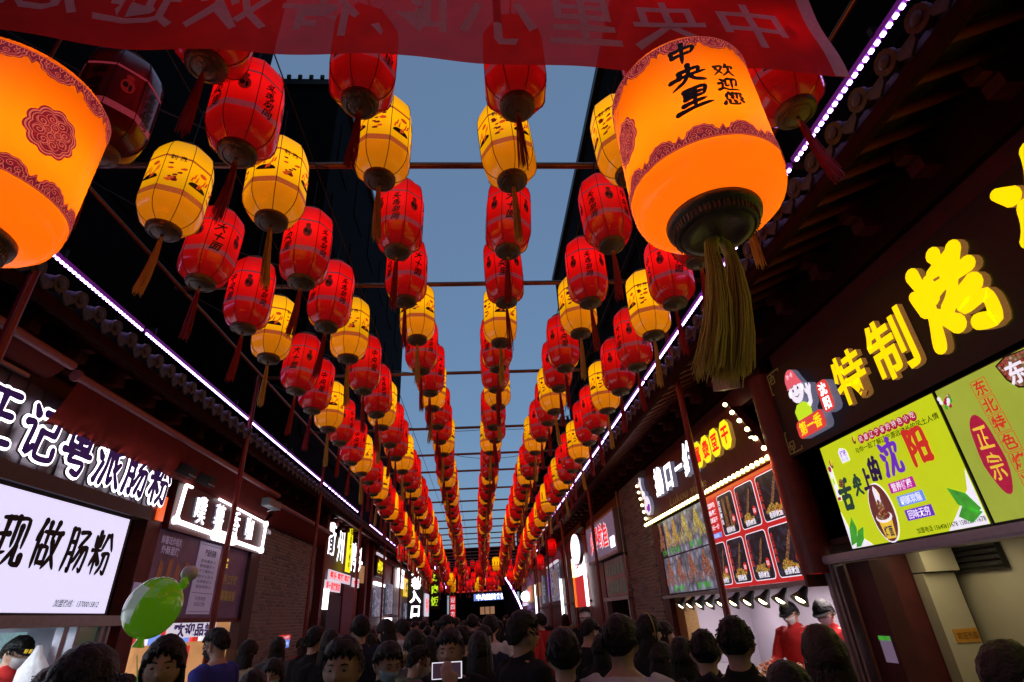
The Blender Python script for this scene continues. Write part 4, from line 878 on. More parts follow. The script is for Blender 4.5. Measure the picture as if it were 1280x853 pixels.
for k in range(14):
    a=rnd.uniform(0,6.3); q=rnd.uniform(0,.05); mb.prism(disc(3.03+q*math.cos(a),2.88+q*1.2*math.sin(a),.012,.016,8),frR(),n+.0005*k*.2,n+.001+.0005*k*.2,k%3)
wpart('flower_print',mb,[M['crimson'],M['whitep'],M['greenp']],t)

# ---- round red column with orange uplight, between stall 1 and 2
t=root('lacquered_column',(3.06,5.02,0),'thick round dark red column on a beam between the black signed stall and the fried food stall','column')
mb=MB(); mb.lathe([(.155,1.98),(.15,3.9)],24,c=(3.06,5.02,0)); wpart('shaft',mb,M['redwood'],t)
mb=MB(); mb.b2(2.90,3.6,4.99,5.03,1.88,1.98); wpart('support_beam',mb,M['maroon'],t)
def uplight(x,y,z,label,fire=True):
    t=root('spot_lamp',(x,y,z),label,'spot lamp')
    mb=MB(); mb.tube([(x,y,z),(x,y,z+.05)],.035,12); wpart('housing',mb,M['black'],t); mb=MB(); mb.ell((x,y,z-.005),(.026,.026,.012),10,6); wpart('lens',mb,M['bulb'],t)
    l=bpy.data.lights.new('spot','SPOT'); l.energy=70; l.color=(1,.16,.04); l.spot_size=math.radians(60); l.spot_blend=.6; l.shadow_soft_size=.03
    o=bpy.data.objects.new('spot',l); COL.objects.link(o); o.parent=t; o.location=(0,0,-.02); return o
o=uplight(2.86,5.2,3.32,'small lamp throwing orange light down the thick red column'); o.rotation_euler=(math.radians(-12),math.radians(-25),0)

# ---- right stall 2 : fried tofu stall
t=shopfront('R',5.15,9.75,3.85,4.5,'fried tofu snack stall with bulb edged maroon sign and red menu board')
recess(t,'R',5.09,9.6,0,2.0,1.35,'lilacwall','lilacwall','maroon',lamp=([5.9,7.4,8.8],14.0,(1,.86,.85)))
mb=MB(); mb.b2(3.05,3.2,5.1,9.7,1.90,1.945); wpart('header_rail',mb,M['grey'],t)
mb=MB(); mb.b2(3.08,3.2,9.45,9.75,0,3.1); wpart('end_post',mb,M['maroon'],t); mb=MB(); mb.b2(3.15,3.35,9.05,9.4,.9,1.92); wpart('wicker_screen',mb,mat('woven cane',(.35,.2,.06),.7,bump=.8,bscale=60,var=.5),t)
t=root('bulb_edged_sign',(3.0,7.5,3.08),'maroon sign board edged with round warm bulbs, white and yellow characters','sign')
mb=MB(); mb.prism([(5.12,3.08),(5.75,3.86),(9.95,3.86),(9.62,3.08)],frR(),-.02,.10); wpart('board',mb,M['maroon'],t)
bm=MB(); bm.ell((0,0,0),(.026,.026,.026),10,8); bme=bm.mesh('bulb',M['bulb'])
mb=MB(); mb.b2(2.955,2.995,5.1,9.7,3.065,3.10); wpart('bulb_rail',mb,M['bulbrail'],t)
def bulbs(p0,p1,n):
    for i in range(n):
        q=i/(n-1); o=link('bulb',bme,t); o.location=Vector(p0).lerp(Vector(p1),q)-t.location
bulbs((2.945,5.15,3.083),(2.945,9.65,3.083),40); bulbs((2.975,5.22,3.20),(2.975,5.80,3.90),6); bulbs((2.975,9.68,3.2),(2.975,9.9,3.82),6)
for ch,y,z,h in (('撸',8.52,3.60,.40),('口',8.02,3.58,.38),('一',7.55,3.58,.30),('绝',7.12,3.60,.42)): letter3d(ch,'R',y,z,h,t,'white_em','trimsilv',.10,.17,.04,shear=.05)
for ch,y in (('富',6.82,),('贵',6.54),('豆',6.25),('干',5.93)):
    z=3.57; s=.155
    p=[(y-.13,z-.1),(y-.13,z+.1),(y-.06,z+.17),(y+.06,z+.17),(y+.13,z+.1),(y+.13,z-.1),(y+.06,z-.17),(y-.06,z-.17)]
    mb=MB(); mb.prism(p,frR(),.10,.15); o=wpart('octagon_plate',mb,M['trimgold'],t); mb=MB(); mb.prism(p,frR(),.15,.153); wpart('plate_face',mb,M['yel_em2'],o)
    T('lettering',ch,'R',y,z,.2,.156,M['red_em'],o,offset=.04)
T('lettering','Lukou yijue','R',7.6,3.24,.16,.103,M['goldline'],t,w=1.5,shear=.3)
b=root('mascot_figure',(3.0,9.25,3.2),'white lit cut-out figure with raised hand at the low end of the maroon sign','sign figure')
figpart('body',[disc(9.30,3.36,.17,.16,18),disc(9.42,3.56,.09,.07,12)],.11,.17,'whitep',b)
figpart('arm',[[(9.50,3.55),(9.56,3.72),(9.64,3.80),(9.63,3.84),(9.58,3.81),(9.58,3.9),(9.545,3.9),(9.53,3.82),(9.49,3.88),(9.46,3.86),(9.49,3.76),(9.42,3.6)]],.11,.17,'whitep',b)
mb=MB(); mb.prism([(9.3,3.24),(9.18,3.26),(9.16,3.36),(9.26,3.38)],frR(),.175,.178); mb.prism([(9.36,3.30),(9.28,3.27),(9.24,3.33),(9.32,3.36)],frR(),.178,.18,1); wpart('printed_skirt',mb,[M['violetp'],M['magenta']],b)
# photo panels (left 2 x 2, then red menu 3 + 4)
t=root('food_photo_board',(3.1,8.2,1.95),'pale lit board of four food photographs left of the red menu','sign')
mb=MB(); mb.b2(3.04,3.12,7.22,9.3,1.95,3.055); wpart('board',mb,M['black'],t)
def tri_heap(mb,y,z,w,h,rg,mi=0,nn=22):
    for k in range(nn):
        q=rg.random(); yy=y+(rg.random()-.5)*w*(1-q)*.9; zz=z+q*h; a=rg.uniform(-.5,.5); L=h*.28
        p=[(yy-.008,zz),(yy+.008,zz),(yy+.008+math.sin(a)*L*.5,zz+L),(yy-.008+math.sin(a)*L*.5,zz+L)]
        mb.prism(p,frR(),n+.003+.0002*k,n+.0035+.0002*k,mi)
n=.062
rg=random.Random(3)
for (y0,y1,z0,z1,mm,kind) in ((8.3,9.0,2.5,3.04,'photolt','food2'),(7.26,8.28,2.5,3.04,'photolt','food4'),(8.3,9.25,1.965,2.48,'photolt','food3'),(7.26,8.28,1.965,2.48,'photolt','food3'),(9.02,9.27,2.5,3.04,'photodk','food3')):
    mb=MB(); mb.b2(XR-n-.002,XR-n,y0,y1,z0,z1); o=wpart('photo',mb,M[mm],t)
    mb=MB(); k=2 if y1-y0>.6 else 1
    for q in range(k): tri_heap(mb,y0+(y1-y0)*(q+.5)/k,z0+.09,(y1-y0)/k*1.2,(z1-z0)*.62,rg,nn=80)
    wpart('food',mb,M[kind],o)
    T('caption','香辣串串' if kind=='food3' else '狼牙土豆','R',(y0+y1)/2-.05,z0+.06,.075,n+.012,M['greenp'],o,w=min(.45,(y1-y0)*.7),offset=.03)
t=root('red_menu_board',(3.1,6.1,1.95),'glowing red menu board with seven dark food photographs framed in white','sign')
mb=MB(); mb.b2(3.04,3.12,5.1,7.2,1.95,3.055); wpart('board',mb,M['postred'],t)
mb=MB(); mb.b2(3.035,3.04,5.1,7.2,3.02,3.055); wpart('orange_edge',mb,M['postor'],t)
def foodphoto(y0,y1,z0,z1,big=False):
    p=rrect(y0,y1,z0,z1,.05); mb=MB(); mb.prism(p,frR(),n,n+.001); o=wpart('photo_border',mb,M['whitep'],t)
    q=rrect(y0+.012,y1-.012,z0+.009,z1-.009,.042); mb=MB(); mb.prism(q,frR(),n+.0015,n+.0025); wpart('photo',mb,M['photodk'],o)
    yc=(y0+y1)/2; w=y1-y0; h=z1-z0
    mb=MB()
    if big:
        for s in (-.16,.14): mb.prism([(yc+s*w-.05,z0+.06),(yc+s*w+.045,z0+.06),(yc+s*w+.03,z1-.05),(yc+s*w-.03,z1-.05)],frR(),n+.003,n+.004)
    else:
        for k in range(9):
            q=k/8; cy=yc+(.10-.34*q)*w; cz=z0+(.28+.52*q)*h; mb.prism([(cy+.055*w*(1.1-.4*q)*math.cos(a)*(1+.25*math.sin(3*a+k)),cz+.055*h*math.sin(a)*(1+.2*math.cos(2*a+k))) for a in [j*PI/5 for j in range(10)]],frR(),n+.003+.0001*k,n+.0035+.0001*k)
        for k in range(26):
            a=rg.uniform(0,PI); r=rg.random()**.5; cy=yc+w*.32*r*math.cos(a); cz=z0+.15*h+.17*h*r*math.sin(a)
            mb.prism(disc(cy,cz,.028,.017,6),frR(),n+.004+.0002*k,n+.0045+.0002*k,1)
    wpart('food',mb,[M['food1'],M['food2']],o)
    T('caption','香酥鱿鱼','R',yc,z0+.055,.06,n+.009,M['whitep'],o,w=w*.5,offset=.02)
    mb=MB()
    for i,ch in enumerate('铁板鱿鱼'): text_mb(mb,ch,frameM('R',XR,y1-.055,z1-.09-.075*i,n+.006),.062,offset=.015)
    wpart('side_caption',mb,M['redp' if not big else 'whitep'],o)
    mb=MB(); mb.prism(disc(y0+.085,z0+.16,.042,.05,14),frR(),n+.009,n+.010); bb=wpart('price_badge',mb,M['redp'],o); T('lettering','10','R',y0+.085,z0+.16,.06,n+.012,M['whitep'],bb,offset=.02)
foodphoto(5.16,5.70,2.52,3.00); foodphoto(5.76,6.24,2.52,3.00); foodphoto(6.30,6.76,2.52,3.00,True)
foodphoto(5.16,5.70,1.985,2.475); foodphoto(5.76,6.24,1.985,2.475); foodphoto(6.30,6.76,1.985,2.475); foodphoto(6.82,7.14,1.985,2.475)
for i,(tx,m) in enumerate((('招牌特色','whitep'),('香辣','whitep'),('富贵豆干','whitep'),('10元一份','whitep'))): T('lettering',tx,'R',6.98,2.93-.09*i,.06,n+.002,M[m],t,w=.26,offset=.02)
mb=MB(); mb.b2(XR-n-.001,XR-n,6.83,7.13,2.53,2.59); o=wpart('blue_strip',mb,M['bluep'],t); T('lettering','欢迎品尝','R',6.98,2.56,.04,n+.003,M['whitep'],o)
# row of black pendant lamps
lm=MB(); lm.lathe([(.018,.0),(.03,-.03),(.045,-.09),(.085,-.16),(.088,-.17)],16,c=(0,0,0)); lm.tube([(0,0,.0),(0,0,.14)],.006,5); 
gm=MB(); gm.ell((0,0,-.15),(.045,.045,.02),14,8); 
lme=lm.mesh('lamp_shade',M['black']); gme=gm.mesh('lamp_glow',M['lampw'])
for i in range(10):
    y=8.9-.38*i
    t=root('pendant_lamp',(3.16,y,1.90),f'black cone pendant lamp under the red menu rail, {(oname+[""])[i]} from the brick wall end','lamp','row of black pendant lamps'); t.rotation_euler=(0,math.radians(40),0)
    link('lamp_shade',lme,t); link('lamp_glow',gme,t)

# ---- brick walls built brick by brick
def brick_wall(side,y0,y1,z0,z1,label,bl=.235,bh=.06,j=.012):
    X=XR if side=='R' else XL; s=1 if side=='R' else -1
    t=root('brick_wall',(X,(y0+y1)/2,0),label,'wall')
    mb=MB(); mb.b2(X+s*.012,X+s*.2,y0,y1,z0,z1); wpart('mortar_bed',mb,M['mortar'],t)
    meshes=[]
    for mm in ('brick','brick2','brick3'):
        mb=MB(); mb.box((0,0,0),(.05,bl-j,bh-j)); me=mb.mesh('brick',M[mm]); meshes.append(me)
    rest=MB(); cells=[]
    row=0; z=z0+bh/2
    while z<z1-bh*.4:
        y=y0+bl/2-(bl/2 if row%2 else 0)
        while y<y1+bl*.3:
            a=max(y-bl/2,y0); b_=min(y+bl/2,y1)
            if b_-a>.05: cells.append((z,(a+b_)/2,b_-a))
            y+=bl
        z+=bh; row+=1
    vis=[c for c in cells if c[0]>1.5]
    vis.sort(key=lambda c:c[1]+ (0 if 1.6<c[0]<3.6 else 3))
    top=set(vis[:300]); 
    for c in cells:
        z,y,w=c; dn=rnd.uniform(-.004,.004)
        if c in top:
            o=link('brick',rnd.choice([meshes[0],meshes[0],meshes[1],meshes[2]]),t,loc=(s*(.012)+dn,y-t.location.y,z),rot=(rnd.uniform(-.006,.006),0,0)); o.scale=(1,(w-j)/(bl-j),1)
        else: rest.box((X+s*.012+dn,y,z),(.05,w-j,bh-j),rnd.choice((0,0,1,2)))
    wpart('brick',rest,[M['brick'],M['brick2'],M['brick3']],t,kind='stuff')
    return t
brick_wall('R',9.85,11.75,0,4.2,'dark brown brick wall between the fried food stall and the sign with red letters')
brick_wall('L',10.0,13.6,0,3.9,'grey brick wall on the left between the coffee shop and the duck shop')
t=MB(); t.tube([(3.03,11.72,4.1),(3.03,11.72,2.3),(3.0,11.72,2.2),(2.99,11.62,2.1),(3.02,11.5,2.12),(3.0,11.45,2.22)],.018,8); tag(link('drain_pipe',t.mesh('drain_pipe',M['grey'])),'thin pale pipe running down the edge of the right brick wall','pipe')
t=root('wall_notice',(-3.88,12.05,1.56),'small red and blue notice fixed to the left brick wall','notice')
mb=MB(); mb.b2(-3.872,-3.86,11.7,12.4,1.60,1.68); mb.b2(-3.872,-3.86,11.6,12.35,1.46,1.6,1); wpart('panel',mb,[M['redp'],M['bluep']],t); T('lettering','小心台阶','L',12.05,1.64,.05,.045,M['whitep'],t,w=.5); T('lettering','注意安全 文明排队','L',12.0,1.53,.05,.045,M['whitep'],t,w=.6)

# ---- right stall 3 with red letters, oval sign
t=shopfront('R',11.75,16.2,3.8,4.6,'snack shop beyond the right brick wall under a grey sign with red letters')
mb=MB(); mb.b2(3.08,3.16,14.2,16.2,0,3.8); mb.b2(3.08,3.2,11.75,11.95,0,2.8); wpart('front_panel',mb,M['redwood'],t)
mb=MB(); mb.b2(3.02,3.14,11.85,14.3,1.96,2.04); mb.b2(3.02,3.14,11.85,11.95,0,2.0); mb.b2(3.02,3.14,14.0,14.1,0,2.0); wpart('window_frame',mb,M['alu'],t)
recess(t,'R',11.95,14.0,0,1.96,1.0,'dark','dark','dark')
t=root('grey_sign',(3.0,13.4,2.85),'grey lightbox sign with glowing red letters, tilted out over the lane','sign')
mb=MB(); mb.b2(2.92,3.12,11.8,15.2,2.86,3.78); wpart('box',mb,M['grey'],t); mb=MB(); mb.b2(2.915,2.92,11.86,15.1,2.92,3.72); wpart('face',mb,mat('grey violet sign face',(.2,.18,.24),.5,em=(.19,.15,.25),es=.5),t)
for i,ch in enumerate('火爆鱿鱼'):
    T('letter_outline',ch,'R',14.4-.55*i,3.32+.05*math.sin(i),.5,.188,M['white_soft'],t,offset=.05); T('lettering',ch,'R',14.4-.55*i,3.32+.05*math.sin(i),.5,.195,M['red_em'],t,offset=.015)
mb=MB(); mb.b2(2.908,2.914,11.95,12.35,3.0,3.22); wpart('white_tag',mb,M['white_em'],t)
t=root('price_board',(3.05,12.8,2.05),'dim violet board of drinks pictures under the grey sign','sign'); mb=MB(); mb.b2(3.04,3.1,11.95,13.9,2.05,2.82); wpart('panel',mb,M['lilacwall'],t)
for k in range(12):
    mb=MB(); y=12.1+.3*(k%6); z=2.1+.38*(k//6); mb.b2(3.03,3.038,y-.05,y+.05,z,z+.2); mb.b2(3.03,3.038,y-.03,y+.03,z+.2,z+.28); wpart('bottle_print',mb,M['tealp'],t)
t=root('oval_sign',(2.7,15.8,3.3),'white glowing oval sign projecting on edge beside the red lettered sign','sign')
mb=MB(); mb.tube([(2.66,15.6,3.33),(2.76,15.615,3.33)],[(.42,.42),(.42,.42)],32); wpart('rim',mb,M['grey'],t); mb=MB(); mb.tube([(2.645,15.598,3.33),(2.66,15.6,3.33)],[(.385,.385)]*2,32); wpart('face',mb,M['white_em'],t); mb=MB(); mb.tube([(2.62,15.77,3.7),(3.1,15.77,3.75)],.015,6); wpart('bracket',mb,M['black'],t)
# ---- right shops 4..8
def far_shop(side,y0,y1,label,panels,col='maroon'):
    X=XR if side=='R' else XL; s=1 if side=='R' else -1
    t=shopfront(side,y0,y1,0,4.5,label,col)
    for y in (y0+.1,y1-.1): mb=MB(); mb.b2(X-s*.02,X+s*.1,y-.1,y+.1,0,4.3); wpart('pillar',mb,M['redwood'],t)
    mb=MB(); mb.b2(X-s*.1,X+s*.1,y0,y1,4.0,4.15); mb.b2(X-s*.06,X+s*.1,y0,y1,2.0,2.06); wpart('lintel',mb,M['dark'],t)
    for (ya,yb,za,zb,m,txt,tm) in panels:
        mb=MB(); mb.b2(X-s*.14,X-s*.05,ya,yb,za,zb); o=wpart('lit_panel',mb,M[m],t)
        if txt:
            n=len(txt)
            if zb-za>(yb-ya)*1.3:
                for i,ch in enumerate(txt): T('lettering',ch,side,(ya+yb)/2,zb-(i+.5)*(zb-za)/n,min((zb-za)/n,(yb-ya))*.8,.15,M[tm],o,offset=.03)
            else: T('lettering',txt,side,(ya+yb)/2,(za+zb)/2,(zb-za)*.6,.15,M[tm],o,w=(yb-ya)*.85,offset=.03)
    return t
far_shop('R',16.25,19.2,'small shop with a white and red lit front past the grey sign',[(16.5,18.4,2.75,3.3,'white_em','小吃','red_em'),(16.5,18.4,1.9,2.72,'postred',None,None),(18.0,18.4,1.9,3.2,'yelp',None,None),(16.4,16.43,1.9,3.0,'white_em',None,None)])
far_shop('R',19.3,21.3,'narrow unlit shop front on the right',[],'dark')
far_shop('R',21.4,26.5,'shop with two lit posters and a white tube light on the right',[(22,23.6,2.2,3.5,'photolt','烧烤','food1'),(24.1,25.6,2.2,3.5,'photolt','冰粉','violetp'),(21.6,21.68,1.4,2.9,'white_em',None,None),(22,25.6,3.55,3.62,'white_soft',None,None)])
far_shop('R',26.6,33,'far shop with a lit round sign on the right',[(27.5,28.3,2.2,3.4,'photolt',None,None),(29.5,31.5,2.6,3.2,'warmwall','奶茶','ink'),(32,32.1,1,3.2,'white_em',None,None)])
far_shop('R',33.1,44,'farthest shop front on the right before the end of the lane',[(34,37,2.4,3.3,'warmwall','面馆','red_em'),(38,42,2.3,3.2,'white_soft','美食','red_em')])

# ---- left stall 1 : rice noodle roll shop
t=shopfront('L',-1.0,6.6,3.78,4.4,'rice noodle roll shop at the left edge with a white lightbox and outlined neon characters')
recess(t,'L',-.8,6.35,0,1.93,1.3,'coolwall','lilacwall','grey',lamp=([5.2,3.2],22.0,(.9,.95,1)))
mb=MB(); mb.b2(-3.95,-3.82,-.8,6.62,1.915,2.01); wpart('header_rail',mb,M['grey'],t)
for y,w in ((5.78,.06),(5.95,.04),(6.32,.05),(6.42,.04)):
    mb=MB(); mb.b2(-3.93,-3.86,y-w/2,y+w/2,.98,1.915); wpart('window_mullion',mb,M['alu'],t)
mb=MB(); mb.b2(-3.905,-3.9,5.97,6.30,.98,1.915); wpart('glass_pane',mb,mat('green tinted glass',(.12,.16,.12),.1,em=(.1,.13,.08),es=.25,alpha=.8),t)
mb=MB(); mb.b2(-4.8,-4.5,4.2,6.2,1.62,1.90); wpart('wall_poster',mb,mat('pale blue interior poster',(.4,.6,.65),.5,em=(.3,.5,.55),es=.5,var=.4),t)
mb=MB(); mb.b2(-3.93,-3.80,-.8,6.55,2.985,3.12); wpart('fascia',mb,mat('grey violet fascia',(.10,.085,.10),.5),t)
mb=MB()
for k in range(74): mb.b2(-3.90,-3.865 if k%2 else -3.85,-.8+k*.1,-.7+k*.1,3.12,3.80)
wpart('corrugated_panel',mb,mat('violet grey corrugated sheet',(.06,.045,.065),.4),t)
mb=MB(); mb.b2(-3.82,-3.79,-.8,4.3,3.80,3.83); wpart('top_trim',mb,M['alu'],t)
for i,ch in enumerate('王记粤派肠粉'):
    y=4.16+.475*i; 
    Bt('letter_outline',ch,'L',y,3.42,.50,.085,[M['white_em'],M['alu']],t,w=.40,thick=.215,taper=.85,ext=.02)
    Bt('letter_core',ch,'L',y,3.42,.50,.114,M['navyp'],t,w=.40,thick=.125,taper=.8)
t=root('white_lightbox',(-3.9,4.8,2.02),'white lightbox with four large black characters and a phone number on the left','sign')
mb=MB(); mb.b2(-3.94,-3.85,2.6,6.30,2.015,2.985); wpart('frame',mb,M['black'],t)
mb=MB(); mb.b2(-3.85,-3.844,2.65,6.25,2.03,2.95); wpart('face',mb,M['lilac'],t)
for ch,y in zip('现做肠粉',(4.78,5.18,5.57,5.93)): Bt('lettering',ch,'L',y,2.57,.42,.06,M['ink'],t,w=.31,thick=.125,taper=.35,slant=.03,wide=.75)
T('lettering','加盟热线：13700015812','L',5.80,2.11,.06,.06,M['ink'],t,w=.62,shear=.3,offset=.01)
# red awnings
def awning(y0,y1,x0,z0,x1,z1,label,scal=True):
    t=root('awning',((x0+x1)/2,(y0+y1)/2,z0),label,'awning')
    mb=MB(); mb.tube([(x0,y0-.04,z0),(x0,y1+.04,z0)],.04,14); mb.tube([(x0,y0-.07,z0),(x0,y0-.04,z0)],.055,14); wpart('front_bar',mb,M['awnp'],t)
    N=60; rows=8; vs=[]
    for j in range(rows+1):
        for i in range(N+1):
            q=j/rows; y=y0+(y1-y0)*i/N; vs.append((x0+(x1-x0)*q,y,z0+(z1-z0)*q-.05*math.sin(q*PI)+(.03*abs(math.sin(i*PI/4)) if j==rows else 0)))
    mb=MB(); mb.add(vs,[(j*(N+1)+i,j*(N+1)+i+1,(j+1)*(N+1)+i+1,(j+1)*(N+1)+i) for j in range(rows) for i in range(N)],0,True); wpart('cloth',mb,M['awning'],t)
    for y in (y0+.1,y1-.1):
        mb=MB(); mb.tube([(x0,y,z0),(-3.88,y,z0+.12)],.018,6); wpart('arm',mb,M['awnp'],t)
awning(4.62,9.9,-3.62,3.93,-3.80,3.50,'long dark red awning over the neon characters and the coffee sign on the left')
awning(-.8,4.45,-3.62,3.99,-3.85,3.86,'pinkish rolled awning bar at the far left edge above the noodle shop')
awning(10.0,13.7,-3.60,3.78,-3.86,3.45,'dark awning over the grey brick wall on the left')
t=root('lacquered_column',(-3.9,6.75,0),'dark red square column left of the coffee shop with an orange light at its top','column')
mb=MB(); mb.b2(-4.0,-3.84,6.58,6.86,0,3.5); wpart('shaft',mb,M['redwood'],t); mb=MB(); mb.b2(-3.84,-3.82,6.70,6.84,3.02,3.30); wpart('orange_light',mb,M['orange'],t)
mb=MB(); mb.b2(-3.835,-3.825,6.60,6.74,2.06,2.34); o=wpart('white_notice',mb,M['paper'],t); T('lettering','二','L',6.67,2.27,.07,.08,M['ink'],o); T('lettering','维','L',6.67,2.18,.07,.08,M['ink'],o)
# ---- left stall 2 : coffee / potato shop
t=shopfront('L',6.9,9.95,3.0,4.2,'small snack shop on the left with a dark poster front and a lit serving hatch')
recess(t,'L',7.0,9.75,0,1.96,1.1,'warmwall','warmwall','warmwall',lamp=([8.4],9,(1,.75,.45)))
mb=MB(); mb.b2(-3.96,-3.86,6.9,9.9,1.96,3.0); wpart('poster_panel',mb,M['poster'],t)
mb=MB(); mb.b2(-3.9,-3.84,6.9,9.95,1.93,1.985); wpart('lintel',mb,M['redwood'],t)
mb=MB(); mb.b2(-3.95,-3.8,9.62,10.0,0,3.0); wpart('end_post',mb,M['dark'],t)
rg=random.Random(9)
for k in range(4):
    mb=MB(); y=7.0+.2*k; mb.prism([(y,2.0),(y+.11,2.0),(y+.16,2.55+.1*(k%2)),(y+.06,2.62)],frL(),.042,.045); wpart('drink_print',mb,mat('brown drink print',(.12,.04,.02),.5,em=(.15,.045,.02),es=.45,var=.6),t)
for (txt,y,z,w) in (('鲜薯现炸粗粮',7.22,2.84,.5),('外酥里嫩',7.22,2.73,.42)): T('lettering',txt,'L',y,z,.09,.05,M['paper'],t,w=w,offset=.02)
for i,(txt,z) in enumerate((('咖',2.70),('啡',2.55))): pass
for (txt,y,z,m) in (('金奖',8.78,2.72,'yelp'),('手工现做',9.1,2.5,'goldline'),('薯薯香香',9.1,2.28,'goldline')): T('lettering',txt,'L',y,z,.13,.05,M[m],t,offset=.03)
mb=MB(); mb.b2(-3.855,-3.845,7.93,8.58,2.03,2.93); o=wpart('price_list',mb,M['paper'],t)
T('lettering','产品价目表','L',8.27,2.80,.085,.06,M['ink'],o,w=.34,offset=.02)
for i in range(6): T('lettering',['原味薯条 8','香辣薯条 9','芝士薯角10','狼牙土豆 8','经典美式12','拿铁咖啡15'][i],'L',8.24,2.69-.065*i,.04,.06,M['ink'],o,w=.44)
for i in range(2): T('lettering',['外卖热线','欢迎订购'][i],'L',8.22,2.22-.07*i,.05,.06,M['ink'],o,w=.3)
mb=MB()
for a in ((7.96,8.55,2.895,2.90),(7.96,8.55,2.285,2.29),(7.96,8.55,2.06,2.065)): mb.b2(-3.844,-3.842,*a)
wpart('rule_line',mb,M['ink'],o)
mb=MB()
for k in range(9):
    y=7.3+.26*k; mb.b2(-4.15,-4.1,y-.09,y+.09,1.70,1.88,k%3)
wpart('hanging_snack_bag',mb,[M['redp'],M['whitep'],M['bluep']],t)
mb=MB(); mb.b2(-3.88,-3.86,7.6,8.9,1.76,1.93); o=wpart('hatch_pelmet',mb,M['white_soft'],t); T('lettering','欢迎品尝','L',8.25,1.845,.14,.05,M['navyp'],o,w=1.1,offset=.04)
mb=MB(); mb.b2(-4.05,-3.98,8.1,8.5,1.35,1.66); wpart('red_carton',mb,M['redp'],t)
# tube-outlined sign
t=root('tube_outlined_sign',(-3.8,8.4,3.0),'sign outlined in thick white neon tube with four glowing white characters, behind a red post','sign')
mb=MB(); mb.b2(-3.9,-3.78,6.92,9.95,2.95,3.52); wpart('board',mb,M['maroon'],t)
def tubeline(pts,r=.022):
    mb=MB(); mb.tube([(XL+.15,y,z) for y,z in pts],r,8); wpart('neon_tube',mb,M['white_em'],t)
tubeline([(7.0,3.05),(8.05,3.03)],.03); tubeline([(8.75,3.02),(9.88,3.0)],.03); tubeline([(7.0,3.05),(7.05,3.5)],.024); tubeline([(9.88,3.0),(9.9,3.44)],.024); tubeline([(7.05,3.5),(7.2,3.5)],.02); tubeline([(8.0,3.505),(9.9,3.45)],.018)
for y,z in ((7.0,3.06),(9.88,3.01),(9.9,3.44)): mb=MB(); mb.prism(disc(y,z,.05,.05,16),frL(),.12,.17); wpart('neon_knot',mb,M['white_em'],t)
mb=MB(); mb.prism(rrect(8.03,8.78,2.96,3.10,.05),frL(),.12,.17); o=wpart('name_plate',mb,M['white_em'],t); T('lettering','手工坊','L',8.4,3.03,.08,.175,M['bigl'],o,w=.4)
for i,ch in enumerate('噗薯香咖'): letter3d(ch,'L',7.55+.56*i,3.27,.33,t,'white_em','trimsilv',.125,.15,.012)
for y,l in ((6.78,'black boxy floodlight fixed at the end of the outlined neon characters'),(7.3,'round black floodlight above the tube outlined sign')):
    t=root('floodlight',(-3.7,y,3.62),l,'floodlight'); mb=MB(); mb.box((-3.66,y,3.62),(.2,.16,.13),R=Matrix.Rotation(.4,3,'Y')); wpart('housing',mb,M['black'],t); mb=MB(); mb.box((-3.60,y,3.56),(.12,.13,.02),R=Matrix.Rotation(.4,3,'Y')); wpart('glass',mb,M['grey'],t); mb=MB(); mb.tube([(-3.9,y,3.64),(-3.7,y,3.64)],.015,6); wpart('arm',mb,M['grey'],t)
t=root('floodlight',(-3.6,9.6,3.7),'pale blue grey floodlight box under the awning end behind the red post','floodlight'); mb=MB(); mb.box((-3.6,9.6,3.72),(.14,.55,.12)); wpart('housing',mb,mat('blue grey cast metal',(.2,.25,.3),.4),t); mb=MB(); mb.tube([(-3.9,9.8,3.6),(-3.6,9.8,3.68)],.02,6); wpart('bracket',mb,M['grey'],t)
t=root('floodlight',(2.75,6.5,3.95),'pinkish floodlight box hanging beside the big lantern tassel on the right','floodlight'); mb=MB(); mb.box((2.82,5.35,4.0),(.12,.42,.16),R=Matrix.Rotation(.3,3,'X')); wpart('housing',mb,mat('pinkish cast metal',(.4,.3,.28),.4),t); mb=MB(); mb.tube([(2.82,5.35,4.08),(2.85,5.3,4.25),(2.95,5.2,4.3)],.008,6); wpart('cable',mb,M['black'],t)
t=root('small_lit_sign',(-3.8,10.05,3.3),'tiny white lit word sign on the top of the left brick wall','sign'); mb=MB(); mb.prism(disc(9.98,3.40,.06,.06,12),frL(),.02,.06); wpart('emblem',mb,M['white_em'],t); T('lettering','CHA','L',10.35,3.38,.10,.05,M['white_soft'],t,offset=.01)
# ---- left stall 3 : duck shop
t=shopfront('L',13.7,20.0,0,4.6,'duck snack shop on the left with tall white characters and a yellow strip'); X=XL
mb=MB(); mb.b2(-3.92,-3.84,14.9,16.3,0,2.5); wpart('dark_doorway',mb,M['black'],t)
mb=MB(); mb.b2(-3.9,-3.82,16.4,18.0,0,2.9); wpart('door_leaf',mb,M['redwood'],t)
for y in (13.85,19.0,20.0): mb=MB(); mb.b2(-3.9,-3.72,y-.12,y+.12,0,4.6); wpart('pillar',mb,M['redwood'],t)
for ch,y,z in (('衢',14.65,3.80),('州',15.65,3.70),('鸭',17.3,3.60),('头',18.3,3.55)): letter3d(ch,'L',y,z,.78,t,'white_em','trimsilv',.06,.08,.012)
mb=MB(); mb.b2(-3.8,-3.76,16.25,16.75,3.12,4.35); o=wpart('yellow_strip',mb,M['yel_em2'],t)
for i,ch in enumerate('地道衢州味'): T('lettering',ch,'L',16.5,4.2-.23*i,.2,.145,M['ink'],o,offset=.03)
